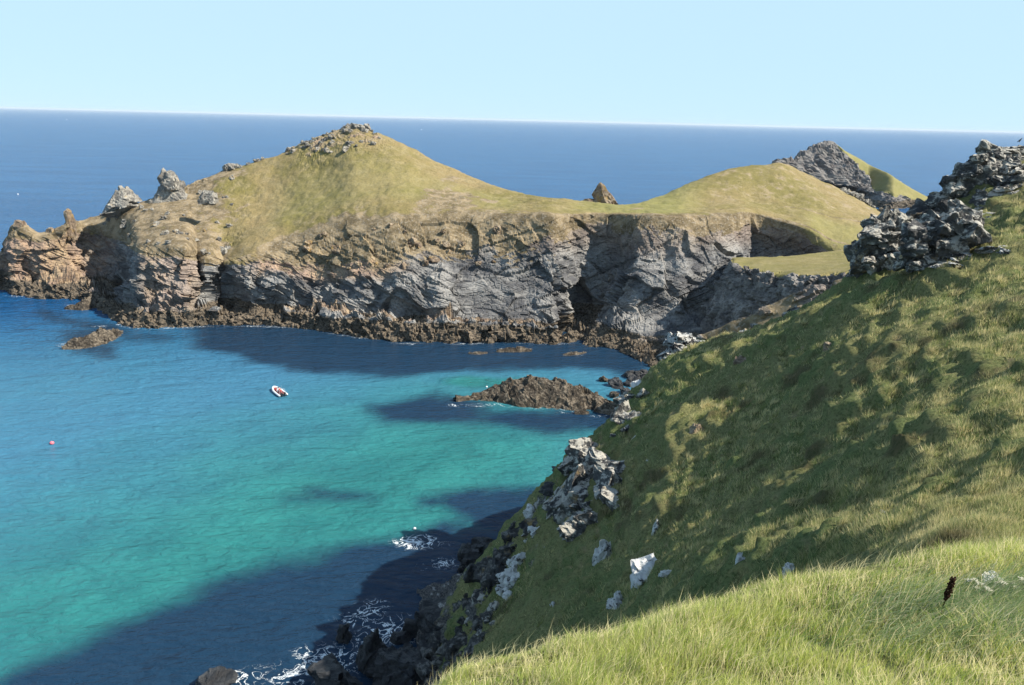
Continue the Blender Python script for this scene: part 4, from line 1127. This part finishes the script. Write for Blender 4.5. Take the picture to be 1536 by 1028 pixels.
cons = quick('console', [box((.3, 0, .85), (.7, .8, 1.0), .15)], M_TUBE, boat)
quick('windscreen', [box((.55, 0, 1.48), (.06, .7, .34))], M_BLACK, cons)
for x in (-.8, -1.9): quick('seat', [box((x, 0, .66), (.75, .5, .62)), box((x - .36, 0, 1.08), (.12, .5, .45))], M_DECK, boat)
V, F = [], []
tube(V, F, [(-2.9, .85, .4), (-2.95, .8, 1.9), (-2.95, .4, 2.15), (-2.95, -.4, 2.15), (-2.95, -.8, 1.9), (-2.9, -.85, .4)], .045)
tube(V, F, [(-2.95, .2, 2.1), (-3.0, .2, 3.3)], .02)
quick('frame', [(np.concatenate(V), np.array(F))], M_STEEL, boat)
for s_ in (-.45, .45):
    en = quick('engine', [box((-3.75, s_, 1.05), (.62, .5, .62), .2)], M_BLACK, boat)
    quick('engine_leg', [box((-3.7, s_, .3), (.28, .16, 1.3))], M_BLACK, en)

def person(label, loc, yaw_, pose, jacket, trousers):
    """seated figure grown from a jointed skeleton; clothing and hair are children of the body"""
    e = link('person', None); e.location = loc; e.rotation_euler = (0, 0, yaw_); e['label'] = label; e['category'] = 'person'
    def skin(name, joints, edges, mat, parent):
        me = bpy.data.meshes.new(name); me.from_pydata([j[0] for j in joints], edges, [])
        o = link(name, me, mat, parent)
        sk = o.modifiers.new('skin', 'SKIN'); sk.use_smooth_shade = True
        for i, j in enumerate(joints):
            me.skin_vertices[0].data[i].radius = (j[1], j[1] * (j[2] if len(j) > 2 else 1))
            me.skin_vertices[0].data[i].use_root = i == 0
        o.modifiers.new('smooth', 'SUBSURF').levels = 1
        o.modifiers['smooth'].render_levels = 1
        return o
    ln = pose
    body = skin('body', [((0, 0, .10), .13), ((.02 + ln * .3, 0, .36), .13), ((.03 + ln * .6, 0, .58), .10), ((.05 + ln * .7, 0, .68), .055), ((.07 + ln * .75, 0, .80), .085), ((.08 + ln * .75, 0, .92), .075),
                  ((.03 + ln * .6, .19, .56), .06), ((.12 + ln * .6, .24, .32), .05), ((.36 + ln * .5, .16, .30), .04), ((.44 + ln * .5, .14, .31), .045),
                  ((.03 + ln * .6, -.19, .56), .06), ((.12 + ln * .6, -.24, .32), .05), ((.36 + ln * .5, -.16, .30), .04), ((.44 + ln * .5, -.14, .31), .045),
                  ((.06, .10, .08), .095), ((.44, .14, .10), .07), ((.48, .14, -.30), .05), ((.58, .14, -.38), .045),
                  ((.06, -.10, .08), .095), ((.44, -.14, .10), .07), ((.48, -.14, -.30), .05), ((.58, -.14, -.38), .045)],
         [(0, 1), (1, 2), (2, 3), (3, 4), (4, 5), (2, 6), (6, 7), (7, 8), (8, 9), (2, 10), (10, 11), (11, 12), (12, 13), (0, 14), (14, 15), (15, 16), (16, 17), (0, 18), (18, 19), (19, 20), (20, 21)], M_SKIN, e)
    skin('jacket', [((0, 0, .12), .155), ((.02 + ln * .3, 0, .36), .155), ((.03 + ln * .6, 0, .58), .12), ((.04 + ln * .65, 0, .64), .075), ((.03 + ln * .6, .19, .56), .08), ((.12 + ln * .6, .24, .32), .068), ((.33 + ln * .5, .17, .30), .056),
                  ((.03 + ln * .6, -.19, .56), .08), ((.12 + ln * .6, -.24, .32), .068), ((.33 + ln * .5, -.17, .30), .056)], [(0, 1), (1, 2), (2, 3), (2, 4), (4, 5), (5, 6), (2, 7), (7, 8), (8, 9)], jacket, e)
    skin('trousers', [((0, 0, .06), .15), ((.06, .10, .08), .112), ((.44, .14, .10), .085), ((.48, .14, -.26), .064), ((.06, -.10, .08), .112), ((.44, -.14, .10), .085), ((.48, -.14, -.26), .064)],
         [(0, 1), (1, 2), (2, 3), (0, 4), (4, 5), (5, 6)], trousers, e)
    v, f = CS[6]; q = v / np.linalg.norm(v, axis=1, keepdims=True)
    q = q * np.array([.105, .10, .085]); q[:, 2] = np.where(q[:, 2] < -.01, -.01 + .3 * q[:, 2], q[:, 2])
    h_ = link('hair', mesh_from('hair', q + np.array([.065 + ln * .75, 0, .93]), f, True), M_HAIR, e)
    return e
bm = Matrix.Translation(boat.location) @ Matrix.Rotation(yaw, 4, 'Z') @ Matrix.Scale(.88, 4)
for (lx, ly, lz, dy, pose, jk, tr, lab) in ((-.8, 0, .92, 0, .25, M_RED, M_NAVY, 'person in a red jacket steering at the boat console'),
                                    (-1.9, 0, .92, .2, .0, M_RED, M_RED, 'person in full red gear on the rear boat seat'),
                                    (1.4, .55, .62, 2.6, .15, M_RED, M_NAVY, 'person in a red jacket sitting near the boat bow')):
    person(lab, bm @ Vector((lx, ly, lz)), yaw + dy, pose, jk, tr)

def buoy(label, px, py, r, col):
    m = plain('buoy_' + label.split()[1], col, 0.5, 0.4, 0.08)
    e = link('buoy', None); e.location = sea_at(px, py); e['label'] = label; e['category'] = 'buoy'
    v, f = CS[10]; q = v / np.linalg.norm(v, axis=1, keepdims=True) * r; q[:, 2] *= .85
    link('float', mesh_from('float', q + np.array([0, 0, r * .45]), f, True), m, e)
    V, F = [], []; tube(V, F, [(math.cos(a) * r * .2, 0, r * 1.35 + math.sin(a) * r * .2) for a in np.linspace(-1.2, 4.3, 12)], r * .05)
    link('ring', mesh_from('ring', np.concatenate(V), np.array(F), True), M_STEEL, e)
buoy('small pink-red buoy alone on the open bay water', 78, 666, .45, (0.75, 0.16, 0.20))
buoy('small white float next to the breaking wave', 622, 794, .28, (0.8, 0.8, 0.8))
buoy('tiny white float in the green water behind the islet', 730, 581, .26, (0.8, 0.8, 0.8))
buoy('white float far out on the sea beyond the pinnacles', 27, 292, .55, (0.7, 0.7, 0.7))

p = on_hill(1529, 218, 60)
if p is None: p = at(1529, 214, 100)
bird = link('perched_bird', None); bird.location = p; bird['label'] = 'black bird perched on the skyline of the hillside'; bird['category'] = 'bird'
me = bpy.data.meshes.new('body')
J = [((0, 0, .26), .10), ((.10, 0, .36), .085), ((.16, 0, .46), .055), ((.20, 0, .52), .055), ((.30, 0, .51), .012), ((-.14, 0, .16), .06), ((-.30, 0, .06), .03), ((.0, .05, .12), .02), ((.0, .05, 0), .012), ((.0, -.05, .12), .02), ((.0, -.05, 0), .012)]
me.from_pydata([j[0] for j in J], [(0, 1), (1, 2), (2, 3), (3, 4), (0, 5), (5, 6), (0, 7), (7, 8), (0, 9), (9, 10)], [])
o = link('body', me, M_BLACK, bird); o.modifiers.new('skin', 'SKIN').use_smooth_shade = True
for i, j in enumerate(J): me.skin_vertices[0].data[i].radius = (j[1], j[1]); me.skin_vertices[0].data[i].use_root = i == 0
o.modifiers.new('smooth', 'SUBSURF').render_levels = 1

# far motor boats drawing white wakes
M_FOAM = plain('wake_foam', (0.75, 0.78, 0.80), 0.9, 0.2, 0.1, 0.05)
for (x0, x1, y, lab) in ((100, 122, 180, 'distant white motor boat on the western horizon water'), (632, 652, 195, 'distant white motor boat above the hill skyline')):
    a = sea_at(x0, y); b = sea_at(x1, y)
    e = link('motor_boat', None); e.location = a; e['label'] = lab; e['category'] = 'boat'
    d = b - a; e.rotation_euler = (0, 0, math.atan2(-d[1], -d[0]))
    quick('hull', [box((0, 0, .5), (9, 2.8, 1.4), -.15)], M_TUBE, e); quick('cabin', [box((-1, 0, 1.6), (3.2, 2.0, 1.2), .2)], M_TUBE, e)
    m = 30; s_ = np.linspace(0, 1, m)[:, None]; c = a + d * s_; w_ = (2.0 + 5.0 * s_) * (1 - .8 * s_ ** 2)
    wv = np.concatenate([c + np.array([0, 1, 0]) * w_, c - np.array([0, 1, 0]) * w_]); wv[:, 2] = .02
    me = mesh_from('wake', wv, np.array([(i, i + 1, m + i + 1, m + i) for i in range(m - 1)]))
    o = link('wake', me, M_FOAM, kind='stuff'); o['label'] = 'thin white wake trailing the ' + lab

# ================================================================== thin sea haze lying over the water
hv = np.array([(x, y, z) for z in (-6.0, 96.0) for y in (-3200.0, 91500.0) for x in (-61500.0, 61500.0)])
hf = np.array([(0, 2, 3, 1), (4, 5, 7, 6), (0, 1, 5, 4), (2, 6, 7, 3), (0, 4, 6, 2), (1, 3, 7, 5)])
hm = bpy.data.materials.new('haze'); hm.use_nodes = True
hn = hm.node_tree.nodes; hn.remove(hn['Principled BSDF'])
pv = hn.new('ShaderNodeVolumePrincipled'); pv.inputs['Color'].default_value = (0.80, 0.90, 1.0, 1); pv.inputs['Density'].default_value = 2.5e-5
hm.node_tree.links.new(pv.outputs[0], hn['Material Output'].inputs['Volume'])
ho = link('haze', mesh_from('haze', hv, hf), hm, kind='stuff'); ho['label'] = 'thin pale sea haze softening the horizon'
